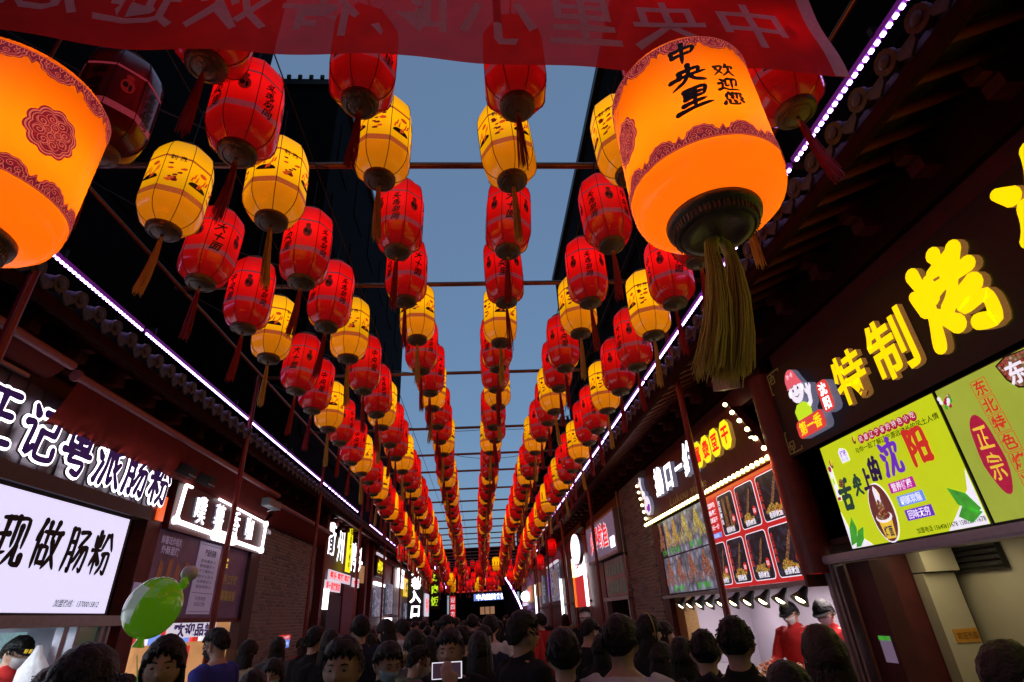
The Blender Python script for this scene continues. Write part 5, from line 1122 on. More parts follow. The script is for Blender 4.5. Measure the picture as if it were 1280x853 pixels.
for (tx,y,z,w) in (('鸭头 鸭脖 鸭翅',15.7,2.93,2.2),('第一家旗舰店',15.0,2.68,1.4),('卤味',17.7,2.9,.7)):
    mb=MB(); mb.b2(-3.8,-3.77,y-w/2-.1,y+w/2+.1,z-.12,z+.12); o=wpart('lit_strip',mb,M['white_soft'],t); T('lettering',tx,'L',y,z,.17,.14,M['red_em'],o,w=w,offset=.03)
mb=MB(); mb.b2(-3.82,-3.76,14.15,14.65,2.15,2.6); o=wpart('white_box_sign',mb,M['white_em'],t); T('lettering','鸭','L',14.4,2.4,.2,.145,M['red_em'],o)
mb=MB(); mb.b2(-3.84,-3.78,18.35,18.9,2.95,3.45); wpart('orange_lit_panel',mb,M['warmwall'],t)
far_shop('L',20.2,26,'shop with a yellow lettered black sign and tall lit posters on the left',[(21,22.6,3.3,4.0,'blackb','卤味','yel_em2'),(21.0,22.8,2.0,2.95,'photolt',None,None),(20.9,23,3.02,3.12,'white_em',None,None),(20.9,23,4.02,4.1,'white_soft',None,None),(23.8,25.2,2.1,3.2,'photolt',None,None),(23.8,25.2,1.7,1.95,'white_em',None,None)])
far_shop('L',26.1,33,'shop with bright white sign boxes on the left beyond the yellow lettered one',[(26.8,28.5,3.2,4.0,'white_em','茶饮','ink'),(29,31.5,2.9,3.7,'yelp','烤肉','ink'),(29.5,31.5,1.9,2.6,'photolt',None,None)])
far_shop('L',33.1,44,'farthest shop front on the left, by the lane entrance characters',[(35,37,2.2,3.2,'photodk','烤鱼','food1'),(40,42.5,2.0,3.4,'white_soft','特色小吃','red_em')])
t=root('vertical_lit_sign',(-3.35,30,2.2),'column of four white brush characters glowing at the lane entrance','sign')
mb=MB(); mb.b2(-3.75,-2.95,30.0,30.08,1.75,4.55); wpart('board',mb,M['blackb'],t)
for i,ch in enumerate('大巷入口'): text('lettering',ch,frameM('F',-3.33,30,4.15-.64*i,.03),.52,M['white_em'],t,offset=.05,wob=.12)
t=root('vertical_lit_sign',(-2.6,33,2.4),'small vertical sign of yellow green characters at the far left of the lane','sign')
mb=MB(); mb.b2(-2.85,-2.35,33,33.06,2.3,4.2); wpart('board',mb,M['blackb'],t)
for i,ch in enumerate('烤肉饭'): text('lettering',ch,frameM('F',-2.6,33,3.9-.6*i,.03),.42,M['green_em'],t,offset=.03)

# ---- lane end: gate building, arch fin with LED edge, clusters of small red lanterns
t=root('gate_building',(0,50,0),'dark gate building closing the end of the lane with lit windows','building')
mb=MB(); mb.b2(-6,-3.0,48,52,0,7); mb.b2(3.4,6,48,52,0,7); mb.b2(-3,3.4,48,52,3.6,7); mb.b2(-3,3.4,55,55.2,0,4); wpart('wall',mb,M['wall'],t)
mb=MB(); mb.b2(-2.0,1.9,47.9,48,3.62,3.72); wpart('red_fascia',mb,M['redp'],t)
mb=MB(); mb.b2(-.6,2.2,47.85,47.95,2.95,3.45); o=wpart('blue_sign',mb,M['bluep'],t); text('lettering','中央里美食街',frameM('F',.8,47.85,3.2,.02),.4,M['white_em'],o,w=2.4,offset=.03)
for k in range(3):
    mb=MB(); mb.b2(-.1+.42*k,.25+.42*k,49,49.1,1.95,2.5); wpart('lit_window',mb,M['warmwall'],t)
for x in (-2.3,2.2):
    mb=MB(); mb.b2(x-.22,x+.22,47.6,47.7,.3,3.4); o=wpart('couplet_board',mb,M['postred'],t)
    for i,ch in enumerate('迎四方宾客'): text('lettering',ch,frameM('F',x,47.6,3.1-.5*i,.02),.36,M['whitep'],o)
t=root('led_edged_fin',(2.2,40,0),'tall curved dark fin edged with violet white light near the end of the lane','structure')
prof=[(0,0)]; 
P1=[(2.55-1.35*math.sin(q/12*PI/2)**1.3,.4+4.6*math.sin(q/12*PI/2) if 0 else .4+4.4*q/12) for q in range(13)]
mb=MB(); outer=[(3.1-1.9*(q/12)**1.8,.2+4.6*q/12) for q in range(13)]; inner=[(1.9-.75*(q/12)**1.2,.2+4.6*q/12) for q in range(12,-1,-1)]
vs=[(x,y_,z) for y_ in (40,40.4) for x,z in outer+inner]; k=len(outer+inner)
mb.add(vs,[tuple(range(k)),tuple(range(k,2*k))[::-1]]+[(i,(i+1)%k,k+(i+1)%k,k+i) for i in range(k)]); wpart('fin',mb,M['wall'],t)
mb=MB(); mb.tube([(x+.03,39.98,z) for x,z in outer],.045,6); wpart('led_edge',mb,M['purple'],t)
t=root('round_lit_sign',(2.9,36,2.6),'round white glowing sign on the far right by the curved fin','sign'); mb=MB(); mb.tube([(2.75,35.9,2.75),(2.75,36,2.75)],.3,24); wpart('face',mb,M['white_em'],t); mb=MB(); mb.tube([(2.75,36,2.75),(2.75,36.08,2.75)],.34,24); wpart('rim',mb,M['black'],t)
for (pts,l) in (([(-3.0,36,4.9),(-2.6,38,4.2),(-2.35,40,3.6)],'violet light line slanting down at the left of the lane end'),([(3.4,34,5.6),(2.7,37,4.9),(2.3,40,4.2),(1.9,41,4.0)],'violet light line slanting down at the right of the lane end')):
    mb=MB(); mb.tube(pts,.035,6); tag(link('led_line',mb.mesh('led_line',M['purple'])),l,'light strip')
k=0
for row,(y,z,nn) in enumerate(((44,4.15,11),(45,4.6,11),(46,5.1,10),(46.5,5.6,9),(47,3.95,12))):
    for i in range(nn):
        x=-2.6+i*5.0/(nn-1)+rnd.uniform(-.08,.08)
        kd='y' if (row in(0,4) and i%4==1) else 'r'
        o=link('yellow_lantern' if kd=='y' else 'red_lantern',SIMP[kd],loc=(x,y,z),rot=(0,0,rnd.uniform(0,1))); tag(o,f"tiny {'yellow' if kd=='y' else 'red'} lantern over the end gate, {['second lowest','middle','second highest','top','lowest'][row]} row, {oname[i]} from the left",'lantern','lanterns clustered over the end gate')
rowpos=[(22,4.15),(25.5,4.0),(29,3.95),(32.5,4.0),(36,4.05),(39,3.95)]
for q,(y,z) in enumerate(rowpos):
    for i,x in enumerate((-2.9,-1.9,-.9,.0,.9,1.9,2.6)):
        if q<2 and i in(2,3,4): continue
        kd='y' if (i+q*3)%8==2 else 'r'
        o=link('yellow_lantern' if kd=='y' else 'red_lantern',SIMP[kd],loc=(x+rnd.uniform(-.2,.2),y+rnd.uniform(-.5,.5),z+rnd.uniform(-.25,.2)),rot=(0,0,rnd.uniform(0,1)))
        tag(o,f"low hung far {'yellow' if kd=='y' else 'red'} lantern below the main rows, {oname[q]} low row, {oname[i]} from the left",'lantern','low hung lanterns near the lane end')
# rear of the lane, behind the camera
building(-9,9,-14,-10,9,'dark building closing the lane behind the viewer',0,'B')
for ob in list(bpy.data.objects):
    pass
# balloons
t=root('green_balloon',(-1.32,2.3,1.75),'shiny green balloon with a pale highlight panel, tied to a small pale pink one','balloon')
bx,by,bz=-1.36,2.52,1.905
mb=MB(); mb.ell((0,0,0),(.104,.104,.118),28,20,R=Matrix.Rotation(.35,3,'Y')); mb.v=[(x+bx,y+by,z+bz) for x,y,z in mb.v]; wpart('body',mb,M['balloon'],t)
mb=MB(); vs=[];
for j in range(7):
    for i in range(9):
        a=math.radians(60+j*13); b_=math.radians(200+i*8); r=1.012; v=Vector((.104*r*math.cos(b_)*math.sin(a*.9),.104*r*math.sin(b_)*math.sin(a*.9),.118*r*math.cos(a*.9))); v=Matrix.Rotation(.35,3,'Y')@v; vs.append((v.x+bx,v.y+by,v.z+bz))
mb.add(vs,[(j*9+i,j*9+i+1,(j+1)*9+i+1,(j+1)*9+i) for j in range(6) for i in range(8)],0,True); wpart('highlight_panel',mb,M['balloonc'],t)
mb=MB(); mb.ell((bx+.098,by+.04,bz+.128),(.034,.034,.032),16,12); wpart('small_balloon',mb,M['balloonp'],t)
mb=MB(); mb.ell((bx+.098,by+.01,bz+.088),(.017,.017,.024),14,10); wpart('green_ear',mb,M['balloon'],t)
mb=MB(); mb.tube([(bx-.02,by,bz-.112),(bx-.025,by,bz-.142)],[.012,.024],10); mb.tube([(bx-.02,by,bz-.17),(bx+.03,by+.05,bz-.45),(bx+.05,by+.08,bz-.7)],.002,4); wpart('tied_neck',mb,M['balloon'],t)

# slack cables under the cross bars
for i,(x0,y0,x1,y1,z,sg) in enumerate(((-3.25,3.3,-.9,5.1,5.2,.25),(-3.25,5.1,-.3,7.6,5.2,.3),(-3.3,1.6,-1.2,3.3,5.2,.22),(2.5,5.1,.7,7.6,5.2,.28),(2.5,7.7,.5,10.4,5.2,.3),(-3.25,7.7,.2,10.4,5.2,.3),(2.5,10.4,-.5,12.3,5.2,.3))):
    mb=MB(); mb.tube([(x0+(x1-x0)*q/12,y0+(y1-y0)*q/12,z-sg*4*(q/12)*(1-q/12)) for q in range(13)],.006,5)
    tag(link('slack_cable',mb.mesh('slack_cable',M['black'])),f"slack black cable drooping between cross bars on the {'left' if x0<0 else 'right'}, {oname[[0,1,2,3,4,5,6][i]]} of its kind",'cable','slack cables')
# ------------------------------------------------------------------ people
import numpy as np
HZ=1.585  # head centre height in the 1.72 m template
def head_shape(d,grow=0.0):
    """d unit direction (face toward +y) -> point on the head, metres, relative to head centre"""
    x,y,z=d
    a,b,c=.074,.094,.117
    p=Vector((x*a,y*b,z*c))
    if z<0:
        t=min(1,-z*1.15); p.x*=1-.30*t*t; 
        if y>0: p.y*=1-.10*t
        else: p.y*=1-.28*t; 
    if y<0: p.y*=1.06; p.x*=1+.05*(-y)*(z>-.3)
    if y>.2:
        def G(x0,z0,sx,sz): return math.exp(-((p.x-x0)/sx)**2-((p.z-z0)/sz)**2)
        f=0
        f+=.021*G(0,-.026,.012,.013)+.013*G(0,-.006,.009,.022)          # nose
        f-=.010*(G(.031,.006,.017,.012)+G(-.031,.006,.017,.012))         # sockets
        f+=.005*(G(.03,.027,.024,.008)+G(-.03,.027,.024,.008))          # brow
        f+=.006*G(0,-.057,.022,.005)+.006*G(0,-.067,.018,.006)-.004*G(0,-.062,.02,.002) # lips
        f+=.007*G(0,-.094,.024,.014)                                     # chin
        f+=.005*(G(.043,-.025,.02,.02)+G(-.043,-.025,.02,.02))          # cheeks
        p.y+=f
    n=Vector((p.x/a**2,p.y/b**2,p.z/c**2)).normalized()
    return p+n*grow
def ico(sub):
    bm=bmesh.new(); bmesh.ops.create_icosphere(bm,subdivisions=sub,radius=1); vs=[v.co.normalized() for v in bm.verts]; fs=[tuple(v.index for v in f.verts) for f in bm.faces]; bm.free(); return vs,fs
ICO5,ICF5=ico(5); ICO4,ICF4=ico(4)
def remesh(mb,name,vox,mats,smooth=2,cut=None):
    me=mb.mesh(name+'_raw',mats); o=bpy.data.objects.new(name,me); COL.objects.link(o)
    m=o.modifiers.new('r','REMESH'); m.mode='VOXEL'; m.voxel_size=vox; m.use_smooth_shade=True
    if smooth: s=o.modifiers.new('s','SMOOTH'); s.iterations=smooth; s.factor=.5
    out=bpy.data.meshes.new_from_object(o.evaluated_get(bpy.context.evaluated_depsgraph_get())); bpy.data.objects.remove(o); bpy.data.meshes.remove(me)
    out.name=name; out.materials.clear(); [out.materials.append(q) for q in (mats if isinstance(mats,list) else [mats])]
    for p in out.polygons: p.use_smooth=True; p.material_index=0
    return out
def Rh(turn,nod,tilt=0): return Matrix.Rotation(turn,3,'Z')@Matrix.Rotation(nod,3,'X')@Matrix.Rotation(tilt,3,'Y')
def limbs(pose):
    sh=.185
    A={}
    for s in (-1,1):
        S=Vector((s*sh,-.005,1.385))
        if pose=='down': E=Vector((s*.235,-.03,1.11)); Wp=Vector((s*.245,.05,.87)); hd=Vector((0,.15,-1))
        elif pose=='phone': E=Vector((s*.22,.02,1.12)); Wp=Vector((s*.09,.27,1.22)); hd=Vector((-s*.4,.3,.6))
        elif pose=='raise':
            if s>0: E=Vector((.27,.20,1.40)); Wp=Vector((.15,.36,1.63)); hd=Vector((-.3,.1,1))
            else: E=Vector((-.235,-.03,1.11)); Wp=Vector((-.245,.05,.87)); hd=Vector((0,.15,-1))
        elif pose=='work': E=Vector((s*.26,.10,1.13)); Wp=Vector((s*.17,.36,1.06)); hd=Vector((-s*.2,1,-.2))
        A[s]=(S,E,Wp,hd.normalized())
    return A
def make_body(name,pose,turn,nod,lean=0,vox=.0095,fem=False):
    A=limbs(pose); mb=MB(); k=.93 if fem else 1
    mb.tube([(0,0,.86),(0,0,.95),(0,.005,1.06),(0,.0,1.2),(0,-.005,1.33),(0,-.01,1.40),(0,-.01,1.445),(0,-.008,1.475)],[(.15,.10),(.168*(1.04 if fem else 1),.115),(.14*k,.10),(.165*k,.115),(.178*k,.115),(.16*k,.095),(.10*k,.07),(.06,.058)],20)
    for s in (-1,1):
        mb.tube([(s*.085,0,.93),(s*.10,.0,.80),(s*.10,.01,.49),(s*.10,-.012,.38),(s*.105,-.02,.09),(s*.105,-.01,.05)],[.09,.092,.058,.056,.040,.042],14)
        mb.tube([(s*.105,-.06,.035),(s*.11,.02,.045),(s*.12,.10,.03),(s*.12,.17,.022)],[(.036,.03),(.042,.04),(.046,.028),(.035,.02)],12)
        S,E,Wp,hd=A[s]; mid=S.lerp(E,.45); m2=E.lerp(Wp,.35)
        mb.tube([S+Vector((-s*.05,0,.02)),S,mid,E,m2,Wp],[.055,.058*k,.048*k,.039,.040,.027],14); mb.ell(S,(.06*k,.058,.06),14,10)
        # hand: palm, four unequal curled fingers, thumb from the side of the palm
        up=Vector((0,1,0)) if abs(hd.y)<.8 else Vector((0,0,1)); side=hd.cross(up).normalized(); nrm=side.cross(hd).normalized()
        if pose=='down': side,nrm=nrm,Vector((s,0,0))*-1
        P0=Wp+hd*.01; mb.tube([Wp-hd*.01,P0+hd*.03,P0+hd*.085],[(.026,.026),(.040,.018),(.042,.016)] if 1 else 0,12)
        for q,(off,L) in enumerate(((-.031,.062),(-.011,.074),(.010,.069),(.029,.054))):
            b0=P0+hd*.08+side*off; c1=b0+hd*L*.5+nrm*.006; c2=b0+hd*L*.85+nrm*.024; c3=b0+hd*L*.95+nrm*.042
            mb.tube([b0-hd*.02,b0,c1,c2,c3],[.0105,.0105,.0098,.0092,.0075],8)
        tb=P0+hd*.02-side*.034; mb.tube([P0+hd*.015-side*.02,tb,tb+hd*.03-side*.018+nrm*.008,tb+hd*.055-side*.018+nrm*.02],[.014,.014,.0125,.009],8)
    # neck and head
    Rm=Rh(turn,nod); nb=Vector((0,-.01,1.46)); hc=Vector((0,.012,HZ))
    piv=Vector((0,-.005,1.50)); hc2=piv+Rm@(hc-piv)
    mb.tube([(0,-.01,1.42),(0,-.005,1.48),piv+Rm@Vector((0,-.002,.035)),hc2+Rm@Vector((0,-.015,-.05))],[.066,.056 if not fem else .05,.054 if not fem else .048,.055],16)
    vs=[hc2+Rm@head_shape(d) for d in ICO5]; mb.add(vs,ICF5,0,True)
    for s in (-1,1):
        mb.ell(hc2+Rm@Vector((s*.077,-.004,-.012)),(.010,.022,.032),12,10,R=Rm@Matrix.Rotation(s*.3,3,'Z')); mb.ell(hc2+Rm@Vector((s*.086,-.012,-.002)),(.007,.018,.024),10,8,R=Rm@Matrix.Rotation(s*.5,3,'Z'))
    me=remesh(mb,name,vox,SK[0],1)
    return me,hc2,Rm,A
def make_hair(hc,Rm,style,seed=0):
    mb=MB(); vs=[]
    for d in ICO5:
        x,y,z=d
        if style=='short': line=.44-1.05*max(0,-y)-.10*abs(x)+.0*(y>0); lo=-.50
        elif style=='crop': line=.50-1.15*max(0,-y)-.12*abs(x); lo=-.45
        else: line=.42-1.6*max(0,-y+.1)-.55*abs(x)**2; lo=-.9
        fringe=.08*math.sin(x*17+seed)+.05*math.sin(x*41+seed*2)
        m=(z-max(line,lo)-fringe*(y>0))/.16; m=max(0,min(1,m)); m=m*m*(3-2*m)
        q=mnoise.noise(Vector((x*4,y*4,z*4+seed)))*.007+mnoise.noise(Vector((x*22,y*22,z*5+seed)))*.0025+mnoise.noise(Vector((x*50,y*50,z*9+seed)))*.0018
        th={'short':.021,'crop':.012}.get(style,.018)*(1+.35*max(0,z))
        g=-.012+(th+.012+q)*m
        vs.append(hc+Rm@head_shape(d,g))
    mb.add(vs,ICF5,0,True)
    rg=random.Random(seed)
    def lock(p0,p1,p2,w): mb.tube([p0,p0.lerp(p1,.6)+Vector((0,0,.0)),p1,p2],[w,w*1.1,w,w*.25],6)
    if style in('long','bob','hood'):
        L={'long':.36,'bob':.17,'hood':.2}[style]
        for k in range(170):
            a=math.radians(rg.uniform(-8,188)); ca,sa=math.cos(a),-math.sin(a)
            top=hc+Rm@Vector((ca*.075,sa*.085+.0,.02+.03*rg.random())); 
            mid=hc+Rm@Vector((ca*.092,sa*.100,-.09)); l=L*rg.uniform(.85,1.05)
            end=Vector((mid.x*1.0+ca*.02,mid.y+ sa*.015,mid.z-l+.06)); 
            lock(top,mid,end,rg.uniform(.005,.013))
    else:
        for k in range(620):
            d=Vector((rg.gauss(0,1),rg.gauss(-.25,1),abs(rg.gauss(.35,.7)))).normalized()
            if (d.y>.35 and d.z<.62) or d.z<-.2: continue
            dn=Vector((d.x*.3+rg.gauss(0,.25),(.7 if d.y>-.2 else -.5)+rg.gauss(0,.2),-.55)); p=head_shape(d,.017 if style=='short' else .009); pts=[hc+Rm@p]
            for j in (1,2,3): dd=(d+dn*.10*j).normalized(); pts.append(hc+Rm@head_shape(dd,(.0215 if style=='short' else .0125)+.0015*j*rg.random()))
            mb.tube(pts,[.0012,.0022,.0018,.0004],3,smooth=False)
        for k in range(60):      # short tufts that break the outline
            d=Vector((rg.gauss(0,1),rg.gauss(-.2,1),abs(rg.gauss(.5,.7)))).normalized()
            if d.y>.45 and d.z<.55: continue
            p=head_shape(d,.010); tdir=Vector((d.x*.6+.2,d.y*.3+.35,-.3)).normalized()
            tp=head_shape((d+tdir*.30).normalized(),.016+rg.random()*.006)
            mb.tube([hc+Rm@p,hc+Rm@((p+tp)/2+d*.010),hc+Rm@tp],[.005,.004,.0008],4)
    return mb.mesh('hair',HAIR)
def make_top(name,pose,A,kind,fem=False,hood=False):
    mb=MB(); k=.93 if fem else 1; g=.014 if kind=='tee' else .022
    mb.tube([(0,0,.84),(0,0,.93),(0,.003,1.06),(0,0,1.2),(0,-.005,1.33),(0,-.012,1.405),(0,-.012,1.452)],[(.175*k+g,.115+g),(.175*k+g,.12+g),(.155*k+g,.11+g),(.170*k+g,.12+g),(.183*k+g,.12+g),(.165*k+g,.10+g),(.085,.078)],22)
    for s in (-1,1):
        S,E,Wp,hd=A[s]; mid=S.lerp(E,.45); m2=E.lerp(Wp,.4)
        if kind=='tee': mb.tube([S+Vector((-s*.06,0,.02)),S,mid,S.lerp(E,.72)],[.07,.076*k,.070*k,.072*k],14)
        else: mb.tube([S+Vector((-s*.06,0,.02)),S,mid,E,m2,Wp-hd*.005],[.075,.078*k,.068*k,.060,.054,.040],14)
    if kind!='tee': mb.tube([(0,-.012,1.44),(0,-.015,1.475),(0,-.02,1.49)],[(.085,.08),(.078,.075),(.075,.072)],18)
    if hood: mb.tube([(-.11,-.05,1.47),(-.06,-.115,1.45),(0,-.13,1.435),(.06,-.115,1.45),(.11,-.05,1.47)],[.028,.045,.05,.045,.028],10)
    me=remesh(mb,name,.013,CL['black'],2)
    nrm=[v.normal.copy() for v in me.vertices]
    for v,nn_ in zip(me.vertices,nrm):
        c=v.co.copy(); q=mnoise.noise(c*9)*.006+mnoise.noise(Vector((c.x*14,c.y*14,c.z*28)))*.004; v.co=c+nn_*q
    return me
def make_trousers():
    mb=MB(); mb.tube([(0,0,.80),(0,0,.90),(0,0,.98)],[(.165,.12),(.182,.13),(.172,.122)],18)
    for s in (-1,1): mb.tube([(s*.088,0,.88),(s*.10,.0,.80),(s*.10,.01,.49),(s*.105,-.015,.30),(s*.108,-.015,.10)],[.105,.11,.08,.07,.066],14)
    return remesh(mb,'trousers',.016,CL['charcoal'],2)
def make_shoes():
    mb=MB()
    for s in (-1,1): mb.tube([(s*.105,-.085,.04),(s*.108,-.02,.052),(s*.118,.08,.045),(s*.122,.195,.032)],[(.042,.036),(.05,.05),(.055,.036),(.04,.026)],12); mb.b2(s*.115-.045,s*.115+.045,-.11,.2,.0,.022)
    return mb.mesh('shoes',CL['black'])
def face_parts(hc,Rm):
    mb=MB(); ir=MB(); br=MB(); lp_=MB()
    for s in (-1,1):
        mb.ell(hc+Rm@Vector((s*.031,.0785,.004)),(.0130,.007,.0040),12,8,R=Rm); ir.ell(hc+Rm@Vector((s*.031,.0842,.004)),(.0060,.0025,.0042),10,8,R=Rm)
        br.tube([hc+Rm@Vector((s*.014,.092,.024)),hc+Rm@Vector((s*.031,.089,.0295)),hc+Rm@Vector((s*.049,.077,.024))],[.0022,.0032,.0014],6)
    lp_.tube([hc+Rm@Vector((q*.021,.0915-.0085*q*q,-.060+.002*q*q)) for q in (-1,-.5,0,.5,1)],[.001,.0040,.0048,.0040,.001],8)
    return mb.mesh('eyes',mat('eye white',(.30,.26,.24),.4)),ir.mesh('irises',M['ink']),br.mesh('eyebrows',HAIR),lp_.mesh('lips',mat('lips',(.33,.12,.10),.5))
def glasses_mesh(hc,Rm):
    mb=MB()
    for s in (-1,1):
        mb.tube([hc+Rm@Vector((s*.032+.021*math.cos(a*PI/8),.099-.01*(abs(s*.032+.021*math.cos(a*PI/8))/.05)**2,.001+.016*math.sin(a*PI/8))) for a in range(17)],.0009,5,cap=False)
        mb.tube([hc+Rm@Vector((s*.053,.092,.005)),hc+Rm@Vector((s*.078,.03,.005)),hc+Rm@Vector((s*.082,-.02,0))],.001,5)
    mb.tube([hc+Rm@Vector((-.011,.101,.003)),hc+Rm@Vector((.011,.101,.003))],.0014,5); return mb.mesh('glasses',M['grey'])
def mask_mesh(hc,Rm,m):
    mb=MB(); N=12; vs=[]
    for j in range(8):
        for i in range(N+1):
            az=(i/N-.5)*2.35; zz=-.012-.088*j/7; dz=zz/.117
            d=Vector((math.sin(az),math.cos(az),0))*math.sqrt(max(.05,1-min(.96,dz*dz))); d.z=dz
            p=head_shape(d.normalized(),.006); p.y+=.012*math.exp(-(az*1.6)**2)*math.sin(PI*min(1,(j+1)/8)); vs.append(hc+Rm@p)
    mb.add(vs,[(j*(N+1)+i,j*(N+1)+i+1,(j+1)*(N+1)+i+1,(j+1)*(N+1)+i) for j in range(7) for i in range(N)],0,True)
    for s in (-1,1): mb.tube([hc+Rm@Vector((s*.072,.045,-.02)),hc+Rm@Vector((s*.085,-.012,.008))],.0012,4)
    return mb.mesh('face_mask',m)
def cap_mesh(hc,Rm,m,brim=True,tall=0):
    mb=MB(); vs=[]
    for d in ICO4:
        x,y,z=d; m_=max(0,min(1,(z-.22+.12*(y<0))/.10)); vs.append(hc+Rm@(head_shape(d,-.014+.036*m_)+Vector((0,0,tall*m_))))
    mb.add(vs,ICF4,0,True)
    if brim:
        N=10; b=[]
        for r in (0,1):
            for i in range(N+1):
                a=(i/N-.5)*2.2; rr=1+.62*r*math.cos(a*.75); b.append(hc+Rm@Vector((math.sin(a)*.086*(1+.12*r),math.cos(a)*.10*rr,.033-.018*r*math.cos(a))))
        c=[q+Rm@Vector((0,0,-.005)) for q in b]; n2=len(b)
        mb.add(b+c,[(i,i+1,N+2+i,N+1+i) for i in range(N)]+[(n2+i+1,n2+i,n2+N+1+i,n2+N+2+i) for i in range(N)]+[(N+1+i,N+2+i,n2+N+2+i,n2+N+1+i) for i in range(N)])
    return mb.mesh('cap',m)
MASKM={k:mat(k+' face mask',c,.8,bump=.2,bscale=40) for k,c in dict(white=(.6,.6,.62),blue=(.35,.5,.6),black=(.015,.015,.02)).items()}
TROU=make_trousers(); SHOE=make_shoes(); TPL={}
def template(pose,turn,nod,fem=False):
    k=(pose,turn,nod,fem)
    if k not in TPL:
        me,hc,Rm,A=make_body('body',pose,turn,nod,fem=fem)
        TPL[k]=dict(body=me,hc=hc,Rm=Rm,A=A,face=face_parts(hc,Rm),hair={},top={})
    return TPL[k]
def person(x,y,H,yaw,label,pose='down',turn=0,nod=0,fem=False,hair='short',top='jacket',col='black',skin=0,trous='charcoal',mask=None,cap=None,glasses=False,hood=False,hairc=None,face=True,group=None,brown=False,phone=False,headband=False,lean=0):
    tp=template(pose,turn,nod,fem); t=root('person',(x,y,.024),label,'person',group); t.rotation_euler=(-lean,0,yaw); s=H/1.705; t.scale=(s,s,s)
    def part(n,me,m=None):
        o=link(n,me,t)
        if m: o.material_slots[0].link='OBJECT'; o.material_slots[0].material=m
        return o
    part('body',tp['body'],SK[skin])
    hk=(hair,fem); 
    if hair and hk not in tp['hair']: tp['hair'][hk]=make_hair(tp['hc'],tp['Rm'],hair,seed=len(TPL)*3+len(tp['hair']))
    if hair: part('hair',tp['hair'][hk],HAIRB if brown else HAIR)
    tk=(top,hood)
    if tk not in tp['top']: tp['top'][tk]=make_top('top',pose,tp['A'],'tee' if top=='tee' else 'jacket',fem,hood)
    part('tshirt' if top=='tee' else 'jacket',tp['top'][tk],CL[col]); part('trousers',TROU,CL[trous]); part('shoes',SHOE)
    if face:
        for n,me in zip(('eyes','irises','eyebrows','lips'),tp['face']):
            if mask and n=='lips': continue
            part(n,me)
    hc,Rm=tp['hc'],tp['Rm']
    if glasses: part('glasses',glasses_mesh(hc,Rm))
    if mask: part('face_mask',mask_mesh(hc,Rm,MASKM[mask]))
    if cap: part('cap',cap_mesh(hc,Rm,CL[cap],tall=.0))
    if headband:
        mb=MB(); mb.tube([hc+Rm@Vector((.097*math.cos(a*PI/12),-.005,.02+.128*math.sin(a*PI/12)*.97)) for a in range(-2,15)],[(.009,.004)]*17,6); part('headband',mb.mesh('headband',M['knot']))
    if phone:
        w=tp['A'][1][2]; mb=MB(); mb.box((0,0,0),(.165,.010,.08)); mb.box((0,-.0055,0),(.155,.002,.072),1)
        pm=mb.mesh('mobile_phone',[M['whitep'],mat('dark phone screen',(.02,.02,.03),.2,em=(.06,.03,.05),es=.6)])
        ph=bpy.data.objects.new('mobile_phone',pm); COL.objects.link(ph); ph.matrix_world=Matrix.Translation((x,y,.024))@Matrix.Rotation(yaw,4,'Z')@Matrix.Translation(Vector((w.x*s-.03,w.y*s+.05,w.z*s+.09))); tag(ph,'mobile phone with a pale edge held up sideways above the brown haired head','phone')
    return t
R3=math.radians
# yaw 0 looks away from the viewer, 180 looks at the viewer, +90 looks left, -90 looks right
person(-1.19,1.91,1.745,R3(25),'person from behind at the lower left, short black hair, biggest head on the left','down',0,0)
person(-2.02,3.03,1.66,R3(30),'person with brown hair half hidden behind the big black haired head at lower left',fem=True,hair='bob',brown=True)
person(-1.54,3.06,1.76,R3(200),'person in a black hooded jacket and glasses facing the viewer below the green balloon','down',0,0,fem=True,hair='hood',glasses=True,col='black')
person(-1.76,3.15,1.60,R3(150),'person in a grey hood standing behind the green balloon',fem=True,hair='bob',col='grey',hood=True,face=False)
person(-2.36,5.58,1.80,R3(75),'person in a royal blue shirt and black mask looking left at the lit hatch','down',0,R3(-14),col='blue',top='tee',mask='black')
person(-1.35,3.73,1.55,R3(10),'person with short black hair low in front of the brick wall',)
person(-.65,2.91,1.71,R3(178),'person with thin glasses looking at the viewer, nearest facing head left of centre','down',0,0,skin=1,glasses=True,col='charcoal')
person(-1.78,6.52,1.76,R3(-20),'dark jacketed person left of the duck shop doorway')
person(-1.42,5.75,1.73,R3(15),'person in black with long hair in front of the left brick wall edge',fem=True,hair='long')
person(-1.29,6.45,1.84,R3(20),'tall person in a navy jacket before the duck shop door',col='navy')
person(-1.09,7.10,1.80,R3(70),'person in a pale pink top turned left before the duck shop','down',0,R3(-14),fem=True,hair='bob',col='pink',top='tee')
person(-1.04,7.89,1.78,R3(50),'person in a white hooded top beyond the pink topped person',col='white',hood=True)
person(-.80,7.3,1.66,R3(-30),'person in a mustard jacket in the left middle of the crowd',col='yellow')
person(-.63,4.03,1.655,R3(215),'person wearing a pale blue mask and glasses, looking to the right','down',0,R3(-14),skin=1,mask='blue',glasses=True)
person(-.56,5.12,1.69,R3(15),'person seen from behind with thick short hair in grey, left of the lane centre',col='grey')
person(-.52,4.75,1.60,R3(-70),'person in a sage green hooded top and white mask facing right','down',0,R3(-14),hair='crop',col='green',hood=True,mask='white')
person(-.21,3.98,1.70,R3(172),'smiling person with short hair facing the viewer near the lane centre','down',0,0,skin=1,hair='short',col='black')
person(-.33,3.05,1.50,R3(-5),'brown haired person holding up a phone at the bottom centre','raise',0,0,fem=True,hair='bob',brown=True,phone=True)
person(.26,3.89,1.78,R3(-62),'person in black with glasses turned right, just right of the lane centre','down',0,0,glasses=True,skin=1)
person(.43,3.22,1.68,R3(-5),'person seen from behind with a round short haircut low right of centre',hair='short')
